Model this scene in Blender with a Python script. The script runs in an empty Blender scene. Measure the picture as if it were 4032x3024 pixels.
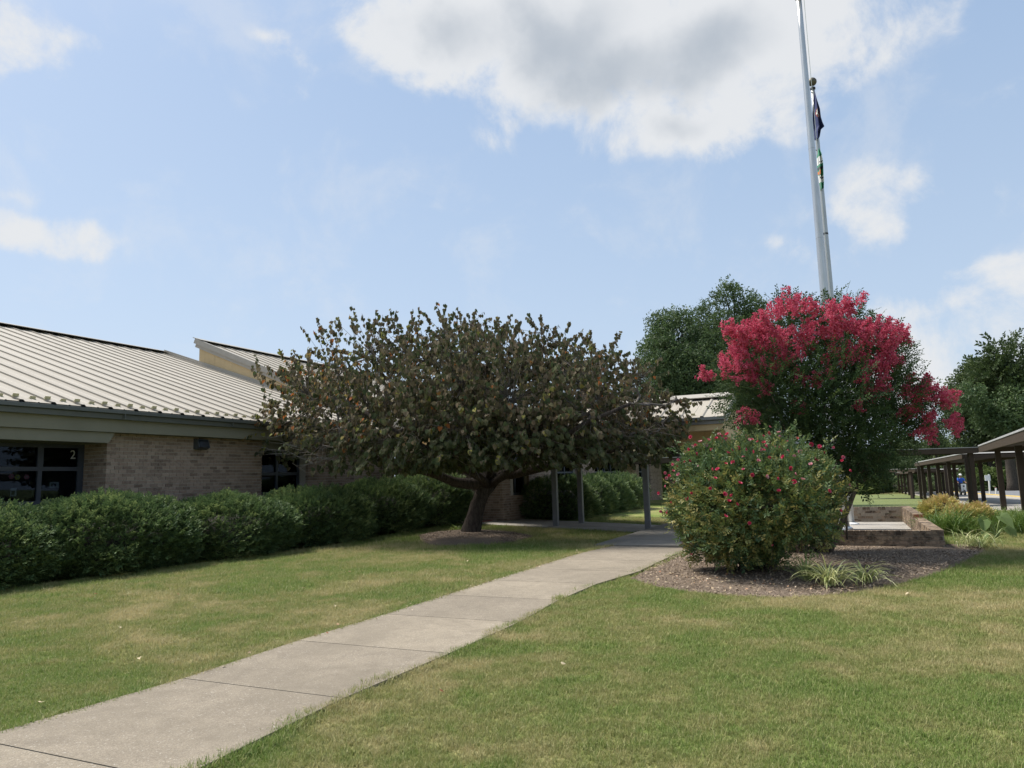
import bpy, math, random
import numpy as np
from mathutils import Vector, Matrix
rng = np.random.default_rng(11)
random.seed(5)
SC = bpy.context.scene
COL = SC.collection
# ------------------------------------------------------------------ camera
FPX, CX, CY = 2840.0, 2016.0, 1512.0
PITCH = math.atan(FPX / 21520.0)
ROLL = math.atan(611.0 / 21512.0)
sp, cp, sr, cr = math.sin(PITCH), math.cos(PITCH), math.sin(ROLL), math.cos(ROLL)
FWD = np.array([0, cp, sp])
UP0 = np.array([0, -sp, cp])
RT0 = np.array([1.0, 0, 0])
UPV = UP0 * cr + RT0 * sr
RTV = RT0 * cr - UP0 * sr
CAMP = np.array([0, 0, 1.5])
cam_d = bpy.data.cameras.new('camera')
cam = bpy.data.objects.new('camera', cam_d)
COL.objects.link(cam)
cam_d.sensor_width = 36.0
cam_d.lens = 36.0 * FPX / 4032.0
cam_d.clip_start = 0.05
cam_d.clip_end = 3000
cam.matrix_world = Matrix(((RTV[0], UPV[0], -FWD[0], 0), (RTV[1], UPV[1], -FWD[1], 0), (RTV[2], UPV[2], -FWD[2], 1.5), (0, 0, 0, 1)))
SC.camera = cam
# ------------------------------------------------------------------ light
SC.view_settings.view_transform = 'Standard'
SC.view_settings.look = 'None'
SC.view_settings.gamma = 1.0
SC.view_settings.exposure = 1.22
SC.view_settings.use_curve_mapping = False
SUN_EL, SUN_AZ = math.radians(60), math.radians(-60)      # azimuth from +Y towards +X
SKY_STRENGTH = 0.1
sun_d = bpy.data.lights.new('sun', 'SUN')
sun_d.energy = 2.7
sun_d.angle = math.radians(15)
sun_d.color = (1.0, 0.95, 0.87)
sun = bpy.data.objects.new('sun', sun_d)
COL.objects.link(sun)
sdir = Vector((math.sin(SUN_AZ) * math.cos(SUN_EL), math.cos(SUN_AZ) * math.cos(SUN_EL), math.sin(SUN_EL)))
sun.rotation_euler = sdir.to_track_quat('Z', 'Y').to_euler()
sun.location = (-20, 10, 40)

def ray(px, py):
    return FWD + RTV * (px - CX) / FPX - UPV * (py - CY) / FPX
def at(px, py, Y):
    d = ray(px, py)
    return CAMP + d * (Y / d[1])

world = bpy.data.worlds.new('World')
SC.world = world
world.use_nodes = True
wn, wl = world.node_tree.nodes, world.node_tree.links
for n in list(wn):
    wn.remove(n)
def wnode(t, **kw):
    n = wn.new(t)
    for k, v_ in kw.items():
        setattr(n, k, v_)
    return n
def wmath(op, a, b=None, c=None, clamp=False):
    n = wnode('ShaderNodeMath', operation=op, use_clamp=clamp)
    for i, x in enumerate((a, b, c)):
        if x is None:
            continue
        if isinstance(x, (int, float)):
            n.inputs[i].default_value = x
        else:
            wl.new(x, n.inputs[i])
    return n.outputs[0]
def wsmooth(x, lo, hi):
    n = wnode('ShaderNodeMapRange', interpolation_type='SMOOTHSTEP')
    wl.new(x, n.inputs[0])
    n.inputs[1].default_value, n.inputs[2].default_value = lo, hi
    return n.outputs[0]
def build_sky():
    out = wnode('ShaderNodeOutputWorld')
    bg = wnode('ShaderNodeBackground')
    bg.inputs[1].default_value = SKY_STRENGTH
    sky = wnode('ShaderNodeTexSky', sky_type='NISHITA', sun_disc=False)
    sky.sun_elevation = SUN_EL
    sky.sun_rotation = SUN_AZ
    sky.altitude = 50
    sky.air_density = 1.0
    sky.dust_density = 2.6
    sky.ozone_density = 1.6
    tc = wnode('ShaderNodeTexCoord')
    vec = tc.outputs['Generated']
    # clouds: patches of the sky dome, each an ellipsoid of directions, broken up by fractal noise
    warp = wnode('ShaderNodeTexNoise')
    wl.new(vec, warp.inputs['Vector'])
    warp.inputs['Scale'].default_value = 5.0
    warp.inputs['Detail'].default_value = 7
    w0 = wnode('ShaderNodeVectorMath', operation='SUBTRACT')
    wl.new(warp.outputs['Color'], w0.inputs[0])
    w0.inputs[1].default_value = (.5, .5, .5)
    w1 = wnode('ShaderNodeVectorMath', operation='MULTIPLY_ADD')
    wl.new(w0.outputs[0], w1.inputs[0])
    w1.inputs[1].default_value = (.22, .22, .16)
    wl.new(vec, w1.inputs[2])
    wv = w1.outputs[0]
    blobs = [  # photo x, y, radii (all in photo pixels), weight
        (1600, 40, 330, 190, .95), (1850, 200, 420, 260, 1.15), (2250, 80, 620, 330, 1.35), (2500, 300, 560, 260, 1.25),
        (2900, 120, 620, 330, 1.3), (3250, 130, 380, 270, 1.05), (3480, 150, 260, 200, .75), (2780, 530, 420, 150, 1.0), (3000, 430, 320, 170, .95), (2150, 480, 260, 110, .8),
        (2050, 590, 300, 80, .62), (2750, 600, 300, 110, .6),
        (60, 90, 230, 130, .85), (330, 90, 170, 80, .66), (230, 200, 100, 80, .55), (90, 920, 240, 95, .95), (250, 970, 140, 65, .68), (60, 760, 240, 50, .38),
        (1080, 230, 110, 65, .55), (1180, 310, 120, 55, .45), (1180, 440, 90, 40, .38), (1720, 820, 150, 42, .46), (950, 360, 70, 30, .4),
        (3450, 740, 200, 110, .72), (3400, 860, 260, 120, .72), (3050, 1000, 90, 70, .82), (3200, 1010, 180, 70, .55), (3650, 740, 180, 60, .5),
        (3780, 1050, 330, 90, .85), (3980, 1080, 240, 100, .95), (3650, 1200, 330, 140, 1.1), (3900, 1300, 430, 190, 1.15), (3550, 1380, 330, 190, 1.0), (3800, 1480, 450, 150, 1.05), (3500, 1560, 320, 130, .9), (3950, 700, 160, 90, .45),
        (3980, 370, 180, 120, .4)]
    acc = None
    def blob(c, R, wt, acc):
        s = wnode('ShaderNodeVectorMath', operation='SUBTRACT')
        wl.new(wv, s.inputs[0])
        s.inputs[1].default_value = tuple(c)
        m = wnode('ShaderNodeVectorMath', operation='MULTIPLY')
        wl.new(s.outputs[0], m.inputs[0])
        m.inputs[1].default_value = tuple(1.0 / r for r in R)
        l = wnode('ShaderNodeVectorMath', operation='LENGTH')
        wl.new(m.outputs[0], l.inputs[0])
        k = wsmooth(l.outputs['Value'], 1.35, 0.0)
        k = wmath('MULTIPLY', k, wt)
        return k if acc is None else wmath('SMOOTH_MAX', acc, k, 0.35)
    for (px, py, rx, ry, wt) in blobs:
        d = ray(px, py)
        d = d / np.linalg.norm(d)
        acc = blob(d, (rx / FPX, rx / FPX * 1.3, ry / FPX), wt, acc)
    r2 = random.Random(3)
    for k in range(26):                       # the same scattered clouds over the unseen dome, more added to brighten shade
        az = math.radians(50 + 260 * (k + r2.random()) / 26)
        el = math.radians(10 + 70 * r2.random())
        d = (math.sin(az) * math.cos(el), math.cos(az) * math.cos(el), math.sin(el))
        rr = .10 + .16 * r2.random()
        acc = blob(d, (rr, rr, rr * .5), .6 + .6 * r2.random(), acc)
    fb = wnode('ShaderNodeTexNoise')
    wl.new(vec, fb.inputs['Vector'])
    fb.inputs['Scale'].default_value = 8.0
    fb.inputs['Detail'].default_value = 9
    fb.inputs['Roughness'].default_value = .63
    fb.inputs['Distortion'].default_value = .25
    n0 = wmath('SUBTRACT', fb.outputs['Fac'], .5)
    dens = wmath('MULTIPLY_ADD', n0, 3.1, acc)
    alpha = wmath('MULTIPLY', wsmooth(dens, .24, 1.02), .93)
    alpha = wmath('MULTIPLY', alpha, wsmooth(acc, .13, .55))
    fb2 = wnode('ShaderNodeTexNoise')
    wl.new(vec, fb2.inputs['Vector'])
    fb2.inputs['Scale'].default_value = 5.0
    fb2.inputs['Detail'].default_value = 6
    belly = wmath('MULTIPLY_ADD', wmath('SUBTRACT', fb2.outputs['Fac'], .5), 1.9, acc)
    belly = wsmooth(belly, .98, 1.65)
    cc = wnode('ShaderNodeMix', data_type='RGBA')
    wl.new(belly, cc.inputs['Factor'])
    cc.inputs['A'].default_value = (3.5, 3.56, 3.63, 1)
    cc.inputs['B'].default_value = (2.1, 2.3, 2.55, 1)
    # hazy summer air: the clear sky is veiled with pale blue, whiter towards the horizon
    sepz = wnode('ShaderNodeSeparateXYZ')
    wl.new(vec, sepz.inputs[0])
    veil = wnode('ShaderNodeMix', data_type='RGBA')
    hz = wnode('ShaderNodeMapRange')
    wl.new(sepz.outputs[2], hz.inputs[0])
    hz.inputs[1].default_value, hz.inputs[2].default_value = 0.0, .6
    hz.inputs[3].default_value, hz.inputs[4].default_value = .85, .8
    wl.new(hz.outputs[0], veil.inputs['Factor'])
    wl.new(sky.outputs[0], veil.inputs['A'])
    vc = wnode('ShaderNodeMix', data_type='RGBA')
    hz2 = wnode('ShaderNodeMapRange')
    wl.new(sepz.outputs[2], hz2.inputs[0])
    hz2.inputs[1].default_value, hz2.inputs[2].default_value = 0.02, .5
    wl.new(hz2.outputs[0], vc.inputs['Factor'])
    vc.inputs['A'].default_value = (2.5, 3.0, 3.62, 1)
    vc.inputs['B'].default_value = (1.66, 2.25, 3.12, 1)
    wl.new(vc.outputs['Result'], veil.inputs['B'])
    fin = wnode('ShaderNodeMix', data_type='RGBA')
    wl.new(alpha, fin.inputs['Factor'])
    wl.new(veil.outputs['Result'], fin.inputs['A'])
    wl.new(cc.outputs['Result'], fin.inputs['B'])
    wl.new(fin.outputs['Result'], bg.inputs[0])
    wl.new(bg.outputs[0], out.inputs[0])
build_sky()
try:
    world.cycles.sampling_method = 'MANUAL'
    world.cycles.sample_map_resolution = 512
except Exception:
    pass
SC.cycles.max_bounces = 6
SC.cycles.diffuse_bounces = 4
SC.cycles.glossy_bounces = 2
SC.cycles.transmission_bounces = 3
SC.cycles.transparent_max_bounces = 6

# ------------------------------------------------------------------ frames of reference
PHI = math.radians(24.5)
U = np.array([math.sin(PHI), math.cos(PHI), 0.0])
V = np.array([math.cos(PHI), -math.sin(PHI), 0.0])
Z = np.array([0, 0, 1.0])
O = at(417, 1850, 15.7)
O[2] = 0
def B(s, t, z=0.0):                       # building frame: s along the long wall, t outwards, z up
    return O + U * s + V * t + Z * z
def to_st(P):
    d = np.asarray(P, float)[..., :2] - O[:2]
    return d @ U[:2], d @ V[:2]
def sst(x, a, b):
    k = np.clip((x - a) / (b - a), 0, 1)
    return k * k * (3 - 2 * k)
def gz(x, y):
    x = np.asarray(x, float); y = np.asarray(y, float)
    dx, dy = x - O[0], y - O[1]
    s = dx * U[0] + dy * U[1]
    t = dx * V[0] + dy * V[1]
    zs = np.clip(-.0447 * (t - 6.62), -.2, .25)
    zs = np.where(zs < 0, zs * (1 - .92 * sst(t, 11.2, 13.6) * (1 - sst(y, 22, 29))), zs)
    z = zs * sst(s, 2.5, 8.5)
    z = z - .021 * np.maximum(0, np.minimum(y, 130) - 25) * sst(x, 5, 18)
    return z
def onplane_t(px, py, t0):
    d = ray(px, py)
    k = (t0 - (CAMP - O) @ V) / (d @ V)
    P = CAMP + d * k
    return (P - O) @ U, P[2]
def onplane_s(px, py, s0):
    d = ray(px, py)
    k = (s0 - (CAMP - O) @ U) / (d @ U)
    P = CAMP + d * k
    return (P - O) @ V, P[2]
def gpt(px, py):                          # where the view ray meets the terrain
    d = ray(px, py)
    z = 0.0
    for _ in range(30):
        k = (z - 1.5) / d[2]
        P = CAMP + d * k
        z = .5 * z + .5 * float(gz(P[0], P[1]))
    return P
# ------------------------------------------------------------------ materials
def M_new(name):
    m = bpy.data.materials.new(name)
    m.use_nodes = True
    nt = m.node_tree
    b = nt.nodes['Principled BSDF']
    return m, nt, nt.nodes, nt.links, b
def ramp(nt, fac, cols, interp='LINEAR'):
    r = nt.nodes.new('ShaderNodeValToRGB')
    r.color_ramp.interpolation = interp
    el = r.color_ramp.elements
    n = len(cols)
    cols = [(i / max(1, n - 1), c) if not isinstance(c[0], tuple) and len(c) == 3 else c for i, c in enumerate(cols)]
    while len(el) < len(cols):
        el.new(.5)
    for e, (p, c) in zip(el, cols):
        e.position = p
        e.color = (*c, 1)
    if fac is not None:
        nt.links.new(fac, r.inputs[0])
    return r.outputs[0]
def noise(nt, scale, detail=4, rough=.5, coord='Object', vscale=None, dist=0):
    tc = nt.nodes.new('ShaderNodeTexCoord')
    if coord == 'World':
        g = nt.nodes.new('ShaderNodeNewGeometry')
        src = g.outputs['Position']
    else:
        src = tc.outputs[coord]
    if vscale:
        mp = nt.nodes.new('ShaderNodeMapping')
        mp.inputs['Scale'].default_value = vscale
        nt.links.new(src, mp.inputs['Vector'])
        src = mp.outputs[0]
    n = nt.nodes.new('ShaderNodeTexNoise')
    n.inputs['Scale'].default_value = scale
    n.inputs['Detail'].default_value = detail
    n.inputs['Roughness'].default_value = rough
    n.inputs['Distortion'].default_value = dist
    nt.links.new(src, n.inputs['Vector'])
    return n.outputs['Fac']
def bump(nt, b, h, strength=.3, dist=.01):
    bp = nt.nodes.new('ShaderNodeBump')
    bp.inputs['Strength'].default_value = strength
    bp.inputs['Distance'].default_value = dist
    nt.links.new(h, bp.inputs['Height'])
    nt.links.new(bp.outputs[0], b.inputs['Normal'])
def mixc(nt, fac, a, b, mode='MIX'):
    m = nt.nodes.new('ShaderNodeMix')
    m.data_type = 'RGBA'
    m.blend_type = mode
    for sock, x in (('Factor', fac), ('A', a), ('B', b)):
        if isinstance(x, (int, float)):
            m.inputs[sock].default_value = x
        elif isinstance(x, tuple):
            m.inputs[sock].default_value = (*x, 1)
        else:
            nt.links.new(x, m.inputs[sock])
    return m.outputs['Result']
def simple(name, col, rough=.6, var=.12, scale=6, metal=0, bmp=.0, coord='Object', vscale=None, detail=5, spec=None):
    m, nt, N, L, b = M_new(name)
    f = noise(nt, scale, detail, .6, coord, vscale)
    lo = tuple(max(0, c * (1 - var)) for c in col)
    hi = tuple(min(1, c * (1 + var)) for c in col)
    L.new(ramp(nt, f, [(.3, lo), (.7, hi)]), b.inputs['Base Color'])
    b.inputs['Roughness'].default_value = rough
    b.inputs['Metallic'].default_value = metal
    if spec is not None:
        b.inputs['Specular IOR Level'].default_value = spec
    if bmp:
        bump(nt, b, f, bmp)
    return m
def leafmat(name, cols, trans=.35, rough=.55, interp='LINEAR', spec=.35):
    m, nt, N, L, b = M_new(name)
    a = N.new('ShaderNodeAttribute')
    a.attribute_name = 'tint'
    c = ramp(nt, a.outputs['Fac'], cols, interp)
    L.new(c, b.inputs['Base Color'])
    b.inputs['Roughness'].default_value = rough
    b.inputs['Specular IOR Level'].default_value = spec
    tr = N.new('ShaderNodeBsdfTranslucent')
    g = mixc(nt, .5, c, (.25, .35, .05), 'MULTIPLY') if False else c
    L.new(g, tr.inputs[0])
    mx = N.new('ShaderNodeMixShader')
    mx.inputs[0].default_value = trans
    L.new(b.outputs[0], mx.inputs[1])
    L.new(tr.outputs[0], mx.inputs[2])
    L.new(mx.outputs[0], N['Material Output'].inputs[0])
    return m
def brickmat(name, cols, by_object, stain=None):
    m, nt, N, L, b = M_new(name)
    if by_object:
        o = N.new('ShaderNodeObjectInfo')
        f = o.outputs['Random']
    else:
        a = N.new('ShaderNodeAttribute')
        a.attribute_name = 'tint'
        f = a.outputs['Fac']
    c = ramp(nt, f, cols)
    n1 = noise(nt, 38, 6, .65, 'World')
    c2 = mixc(nt, ramp(nt, n1, [(.35, (0, 0, 0)), (.75, (.55, .55, .55))]), c, (.40, .33, .27))
    n2 = noise(nt, 11, 5, .6, 'World')
    c2 = mixc(nt, ramp(nt, n2, [(.52, (0, 0, 0)), (.72, (.5, .5, .5))]), c2, (.11, .08, .06))
    if stain:
        n3 = noise(nt, 4.5, 7, .7, 'World', (1, 1, 1.3))
        c2 = mixc(nt, ramp(nt, n3, [(.45, (0, 0, 0)), (.60, (.78, .78, .78))]), c2, stain)
    L.new(c2, b.inputs['Base Color'])
    b.inputs['Roughness'].default_value = .9
    b.inputs['Specular IOR Level'].default_value = .2
    bump(nt, b, n1, .5, .006)
    return m
BR = [(.13, .082, .056), (.275, .19, .138), (.34, .245, .18), (.30, .213, .157), (.37, .275, .205), (.22, .15, .108), (.35, .255, .188), (.15, .10, .07), (.31, .222, .165)]
MT = {}
MT['brick_o'] = brickmat('brick_single', BR, True)
MT['brick_j'] = brickmat('brick_joined', BR, False)
PB = [(.19, .128, .08), (.27, .19, .12), (.32, .235, .15), (.24, .165, .105), (.30, .22, .145), (.21, .142, .092)]
MT['pbrick_o'] = brickmat('planter_brick_single', PB, True, (.022, .018, .016))
MT['pbrick_j'] = brickmat('planter_brick_joined', PB, False, (.022, .018, .016))
MT['redbrick'] = simple('red_brick', (.34, .115, .07), .9, .2, 20, bmp=.3)
MT['mortar'] = simple('mortar', (.42, .38, .32), .95, .15, 30, bmp=.2)
MT['pmortar'] = simple('planter_mortar', (.30, .25, .19), .95, .25, 20, bmp=.2)
def stucco(name, col, streak=True):
    m, nt, N, L, b = M_new(name)
    f = noise(nt, 1.3, 5, .6, 'World')
    c = ramp(nt, f, [(.3, tuple(x * .9 for x in col)), (.7, tuple(x * 1.06 for x in col))])
    if streak:
        g = noise(nt, 5.5, 5, .65, 'World', (1, 1, .10))
        c = mixc(nt, ramp(nt, g, [(.55, (0, 0, 0)), (.8, (.42, .42, .42))]), c, tuple(x * .45 for x in col))
    L.new(c, b.inputs['Base Color'])
    b.inputs['Roughness'].default_value = .92
    b.inputs['Specular IOR Level'].default_value = .2
    bump(nt, b, noise(nt, 90, 3, .6, 'World'), .35, .004)
    return m
MT['stucco'] = stucco('olive_stucco', (.225, .21, .155), False)
MT['stucco_tan'] = stucco('tan_stucco', (.56, .43, .25))
MT['gutter'] = simple('gutter_paint', (.105, .11, .10), .45, .1, 3, vscale=(1, 1, 1))
MT['gutter_grey'] = simple('grey_gutter_paint', (.20, .20, .195), .45, .1, 3)
MT['dark'] = simple('dark_void', (.012, .012, .013), .9)
def roofmat():
    m, nt, N, L, b = M_new('cream_roof_metal')
    f = noise(nt, .8, 5, .6, 'World')
    g = noise(nt, 30, 3, .6, 'World', (.6, .6, .6))
    c = ramp(nt, f, [(.3, (.345, .31, .255)), (.7, (.40, .36, .30))])
    c = mixc(nt, ramp(nt, g, [(.45, (0, 0, 0)), (.8, (.16, .16, .16))]), c, (.35, .31, .25))
    sk = noise(nt, 5, 5, .65, 'Object', (2.2, .10, 1))
    c = mixc(nt, ramp(nt, sk, [(.5, (0, 0, 0)), (.75, (.4, .4, .4))]), c, (.25, .215, .165))
    oi = N.new('ShaderNodeObjectInfo')
    c = mixc(nt, 1.0, c, ramp(nt, oi.outputs['Random'], [(0, (.92, .92, .92)), (1, (1.0, 1.0, 1.0))]), 'MULTIPLY')
    L.new(c, b.inputs['Base Color'])
    b.inputs['Roughness'].default_value = .6
    b.inputs['Specular IOR Level'].default_value = .3
    return m
MT['roof'] = roofmat()
MT['trim'] = simple('roof_trim_metal', (.36, .33, .28), .45, .06, 4)
MT['snow'] = simple('yellowed_plastic', (.46, .42, .26), .35, .15, 20)
MT['winframe'] = simple('window_frame_paint', (.045, .052, .065), .4, .1, 8)
def glassmat():
    m, nt, N, L, b = M_new('window_glass')
    tr = N.new('ShaderNodeBsdfTransparent')
    tr.inputs[0].default_value = (.62, .66, .70, 1)
    gl = N.new('ShaderNodeBsdfGlossy')
    gl.inputs['Roughness'].default_value = .015
    gl.inputs[0].default_value = (.30, .34, .40, 1)
    fr = N.new('ShaderNodeFresnel')
    fr.inputs[0].default_value = 1.45
    wob = noise(nt, 1.7, 2, .5, 'World')
    bp = N.new('ShaderNodeBump')
    bp.inputs['Strength'].default_value = .04
    L.new(wob, bp.inputs['Height'])
    L.new(bp.outputs[0], gl.inputs['Normal'])
    mx = N.new('ShaderNodeMixShader')
    L.new(fr.outputs[0], mx.inputs[0])
    L.new(tr.outputs[0], mx.inputs[1])
    L.new(gl.outputs[0], mx.inputs[2])
    L.new(mx.outputs[0], N['Material Output'].inputs[0])
    return m
MT['glass'] = glassmat()
MT['blind'] = simple('window_blind', (.045, .05, .06), .6, .1, 10)
MT['room'] = simple('room_dark', (.03, .033, .038), .9, .2, 2)
MT['numeral'] = simple('grey_vinyl_numeral', (.42, .42, .38), .5, .05, 10)
MT['sign'] = simple('sign_yellow_green', (.20, .215, .045), .5, .06, 3)
MT['signtext'] = simple('sign_black_letters', (.012, .014, .012), .5, .05, 3)
MT['post'] = simple('grey_post_paint', (.15, .15, .155), .5, .12, 5, bmp=.05)
MT['post_light'] = simple('light_grey_post_paint', (.38, .38, .39), .5, .12, 5)
MT['bronze'] = simple('bronze_metal_paint', (.066, .05, .038), .85, .1, 4, spec=.12)
MT['bronze_post'] = simple('bronze_post_paint', (.055, .042, .033), .8, .15, 4, spec=.12)
MT['deck'] = simple('corrugated_deck', (.34, .33, .31), .4, .1, 4)
def concrete(name, base, agg=.5, tint=(.17, .14, .108)):
    m, nt, N, L, b = M_new(name)
    big = noise(nt, .9, 6, .62, 'World')
    mid = noise(nt, 7, 7, .72, 'World')
    fine = noise(nt, 130, 3, .75, 'World')
    spk = noise(nt, 70, 2, .5, 'World')
    c = ramp(nt, big, [(.32, tuple(x * .80 for x in base)), (.68, tuple(x * 1.10 for x in base))])
    c = mixc(nt, ramp(nt, mid, [(.45, (0, 0, 0)), (.72, (.6 * agg, .6 * agg, .6 * agg))]), c, tint)
    c = mixc(nt, ramp(nt, fine, [(.38, (.75 * agg, .75 * agg, .75 * agg)), (.62, (0, 0, 0))]), c, tuple(x * .42 for x in base))
    c = mixc(nt, ramp(nt, spk, [(.62, (0, 0, 0)), (.72, (.7 * agg, .7 * agg, .7 * agg))]), c, (.50, .46, .40))
    oi = N.new('ShaderNodeObjectInfo')
    c = mixc(nt, 1.0, c, ramp(nt, oi.outputs['Random'], [(0, (.84, .84, .85)), (1, (1, 1, 1))]), 'MULTIPLY')
    st_ = noise(nt, .55, 6, .7, 'World', dist=1.2)
    c = mixc(nt, ramp(nt, st_, [(.48, (0, 0, 0)), (.66, (.5, .5, .5))]), c, tuple(x * .5 for x in base))
    L.new(c, b.inputs['Base Color'])
    b.inputs['Roughness'].default_value = .92
    b.inputs['Specular IOR Level'].default_value = .22
    bump(nt, b, fine, .6, .004)
    return m
MT['walk'] = concrete('exposed_aggregate_concrete', (.34, .29, .22), .9)
MT['slab'] = concrete('smooth_concrete', (.40, .37, .325), .3)
MT['pfloor'] = concrete('planter_floor_concrete', (.27, .25, .215), .4)
MT['asphalt'] = concrete('old_asphalt', (.23, .235, .245), .35, (.15, .15, .155))
MT['joint'] = simple('dirt_joint', (.095, .078, .058), .95, .3, 20)
MT['redpaint'] = simple('red_line_paint', (.32, .035, .045), .7, .2, 15)
MT['yellow'] = simple('yellow_kerb_paint', (.62, .45, .13), .7, .15, 8)
def groundmat():
    m, nt, N, L, b = M_new('lawn_ground')
    c = lawncol(nt)
    f = noise(nt, 60, 4, .7, 'World')
    c = mixc(nt, ramp(nt, f, [(.35, (.55, .55, .55)), (.65, (0, 0, 0))]), c, (.07, .062, .03))
    L.new(c, b.inputs['Base Color'])
    b.inputs['Roughness'].default_value = .95
    b.inputs['Specular IOR Level'].default_value = .1
    bump(nt, b, f, .8, .02)
    return m
def lawncol(nt, attr=None):
    big = noise(nt, .36, 6, .66, 'World', dist=.7)
    mid = noise(nt, 2.2, 5, .65, 'World')
    k = mixc(nt, .38, big, mid)
    c = ramp(nt, k, [(.34, (.135, .215, .043)), (.45, (.195, .262, .064)), (.52, (.285, .29, .105)), (.60, (.46, .395, .205))])
    if attr is not None:
        c = mixc(nt, ramp(nt, attr, [(.55, (0, 0, 0)), (.95, (.55, .55, .55))]), c, (.48, .42, .22))
        c = mixc(nt, ramp(nt, attr, [(.0, (.5, .5, .5)), (.35, (0, 0, 0))]), c, (.09, .165, .03))
    return c
MT['ground'] = groundmat()
def bladesmat():
    m, nt, N, L, b = M_new('grass_blades')
    a = N.new('ShaderNodeAttribute')
    a.attribute_name = 'tint'
    c = lawncol(nt, a.outputs['Fac'])
    L.new(c, b.inputs['Base Color'])
    b.inputs['Roughness'].default_value = .6
    b.inputs['Specular IOR Level'].default_value = .25
    tr = N.new('ShaderNodeBsdfTranslucent')
    L.new(c, tr.inputs[0])
    mx = N.new('ShaderNodeMixShader')
    mx.inputs[0].default_value = .35
    L.new(b.outputs[0], mx.inputs[1])
    L.new(tr.outputs[0], mx.inputs[2])
    L.new(mx.outputs[0], N['Material Output'].inputs[0])
    return m
MT['blades'] = bladesmat()
def farlawn():
    m, nt, N, L, b = M_new('mown_lawn')
    f = noise(nt, .35, 5, .6, 'World', (1, 3, 1))
    g = noise(nt, 25, 4, .7, 'World')
    c = ramp(nt, f, [(.35, (.115, .15, .038)), (.65, (.165, .18, .055))])
    c = mixc(nt, ramp(nt, g, [(.4, (.35, .35, .35)), (.65, (0, 0, 0))]), c, (.06, .09, .02))
    L.new(c, b.inputs['Base Color'])
    b.inputs['Roughness'].default_value = .95
    bump(nt, b, g, .8, .03)
    return m
MT['farlawn'] = farlawn()
def mulchmat():
    m, nt, N, L, b = M_new('mulch')
    f = noise(nt, 45, 6, .75, 'World', (1, 2.2, 1))
    g = noise(nt, 1.6, 4, .6, 'World')
    c = ramp(nt, f, [(.3, (.095, .07, .051)), (.5, (.20, .153, .113)), (.68, (.305, .24, .183)), (.8, (.38, .31, .24))])
    c = mixc(nt, ramp(nt, g, [(.4, (0, 0, 0)), (.7, (.5, .5, .5))]), c, (.26, .205, .16))
    L.new(c, b.inputs['Base Color'])
    b.inputs['Roughness'].default_value = .97
    b.inputs['Specular IOR Level'].default_value = .12
    bump(nt, b, f, 1.0, .03)
    return m
MT['mulch'] = mulchmat()
MT['chips'] = leafmat('mulch_chips', [(.09, .064, .046), (.18, .136, .10), (.26, .202, .15), (.34, .27, .205), (.42, .31, .20)], 0, .9)
def barkmat(name, dark, light):
    m, nt, N, L, b = M_new(name)
    f = noise(nt, 16, 7, .7, 'Object', (1.6, 1.6, .28), .6)
    L.new(ramp(nt, f, [(.35, dark), (.65, light)]), b.inputs['Base Color'])
    b.inputs['Roughness'].default_value = .95
    b.inputs['Specular IOR Level'].default_value = .15
    bump(nt, b, f, 1.0, .03)
    return m
MT['bark'] = barkmat('redbud_bark', (.028, .022, .018), (.105, .085, .07))
MT['bark_grey'] = barkmat('grey_twig_bark', (.09, .078, .068), (.22, .195, .17))
MT['bark_tan'] = barkmat('smooth_tan_bark', (.10, .075, .055), (.22, .17, .13))
MT['bark_far'] = barkmat('far_tree_bark', (.04, .032, .026), (.10, .085, .07))
MT['twig_and_shade'] = simple('shrub_twigs_and_shade', (.030, .026, .018), .95, .4, 12)  # twig and stem colour, also on the hulls that paint inner shade
MT['L_redbud'] = leafmat('redbud_leaf', [(0, (.062, .086, .038)), (.25, (.10, .105, .05)), (.48, (.135, .112, .066)), (.66, (.175, .135, .09)), (.78, (.26, .21, .125)), (.88, (.20, .215, .045)), (.93, (.33, .26, .09)), (.965, (.34, .12, .04)), (1, (.42, .15, .045))], .34, .7, spec=.12)
MT['L_hedge'] = leafmat('hedge_leaf', [(.042, .075, .033), (.07, .115, .044), (.115, .17, .062), (.21, .26, .095)], .25, .6, spec=.2)
MT['L_crape'] = leafmat('crape_leaf', [(.030, .055, .024), (.043, .075, .029), (.06, .10, .037), (.10, .14, .046)], .28, .65, spec=.2)
MT['L_rose'] = leafmat('rose_leaf', [(.065, .115, .055), (.09, .15, .06), (.13, .175, .052), (.22, .22, .065), (.32, .27, .09)], .3, .5)
MT['L_tree'] = leafmat('shade_tree_leaf', [(.052, .088, .037), (.075, .122, .046), (.105, .155, .056), (.14, .19, .07)], .3, .55)
MT['L_treeb'] = leafmat('far_tree_leaf', [(.048, .078, .035), (.072, .108, .043), (.10, .138, .05), (.14, .175, .06)], .3, .6)
MT['L_lime'] = leafmat('light_tree_leaf', [(.075, .115, .030), (.11, .155, .042), (.15, .19, .055)], .35, .6)
MT['L_pine'] = leafmat('pine_needles', [(.035, .060, .022), (.052, .080, .028), (.07, .10, .034)], .2, .6)
MT['L_gold'] = leafmat('golden_leaf', [(0, (.13, .19, .04)), (.35, (.33, .33, .075)), (.7, (.52, .44, .15)), (1, (.60, .38, .19))], .3, .5)
MT['L_grassy'] = leafmat('ornamental_grass_leaf', [(.045, .10, .02), (.08, .15, .028), (.13, .20, .04), (.20, .25, .07)], .3, .5)
MT['L_limegrass'] = leafmat('lime_grass_leaf', [(.12, .20, .03), (.18, .27, .045), (.26, .32, .07)], .3, .5)
MT['L_lirio'] = leafmat('variegated_leaf', [(.17, .24, .07), (.31, .36, .12), (.50, .51, .23), (.62, .60, .34)], .25, .5)
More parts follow.
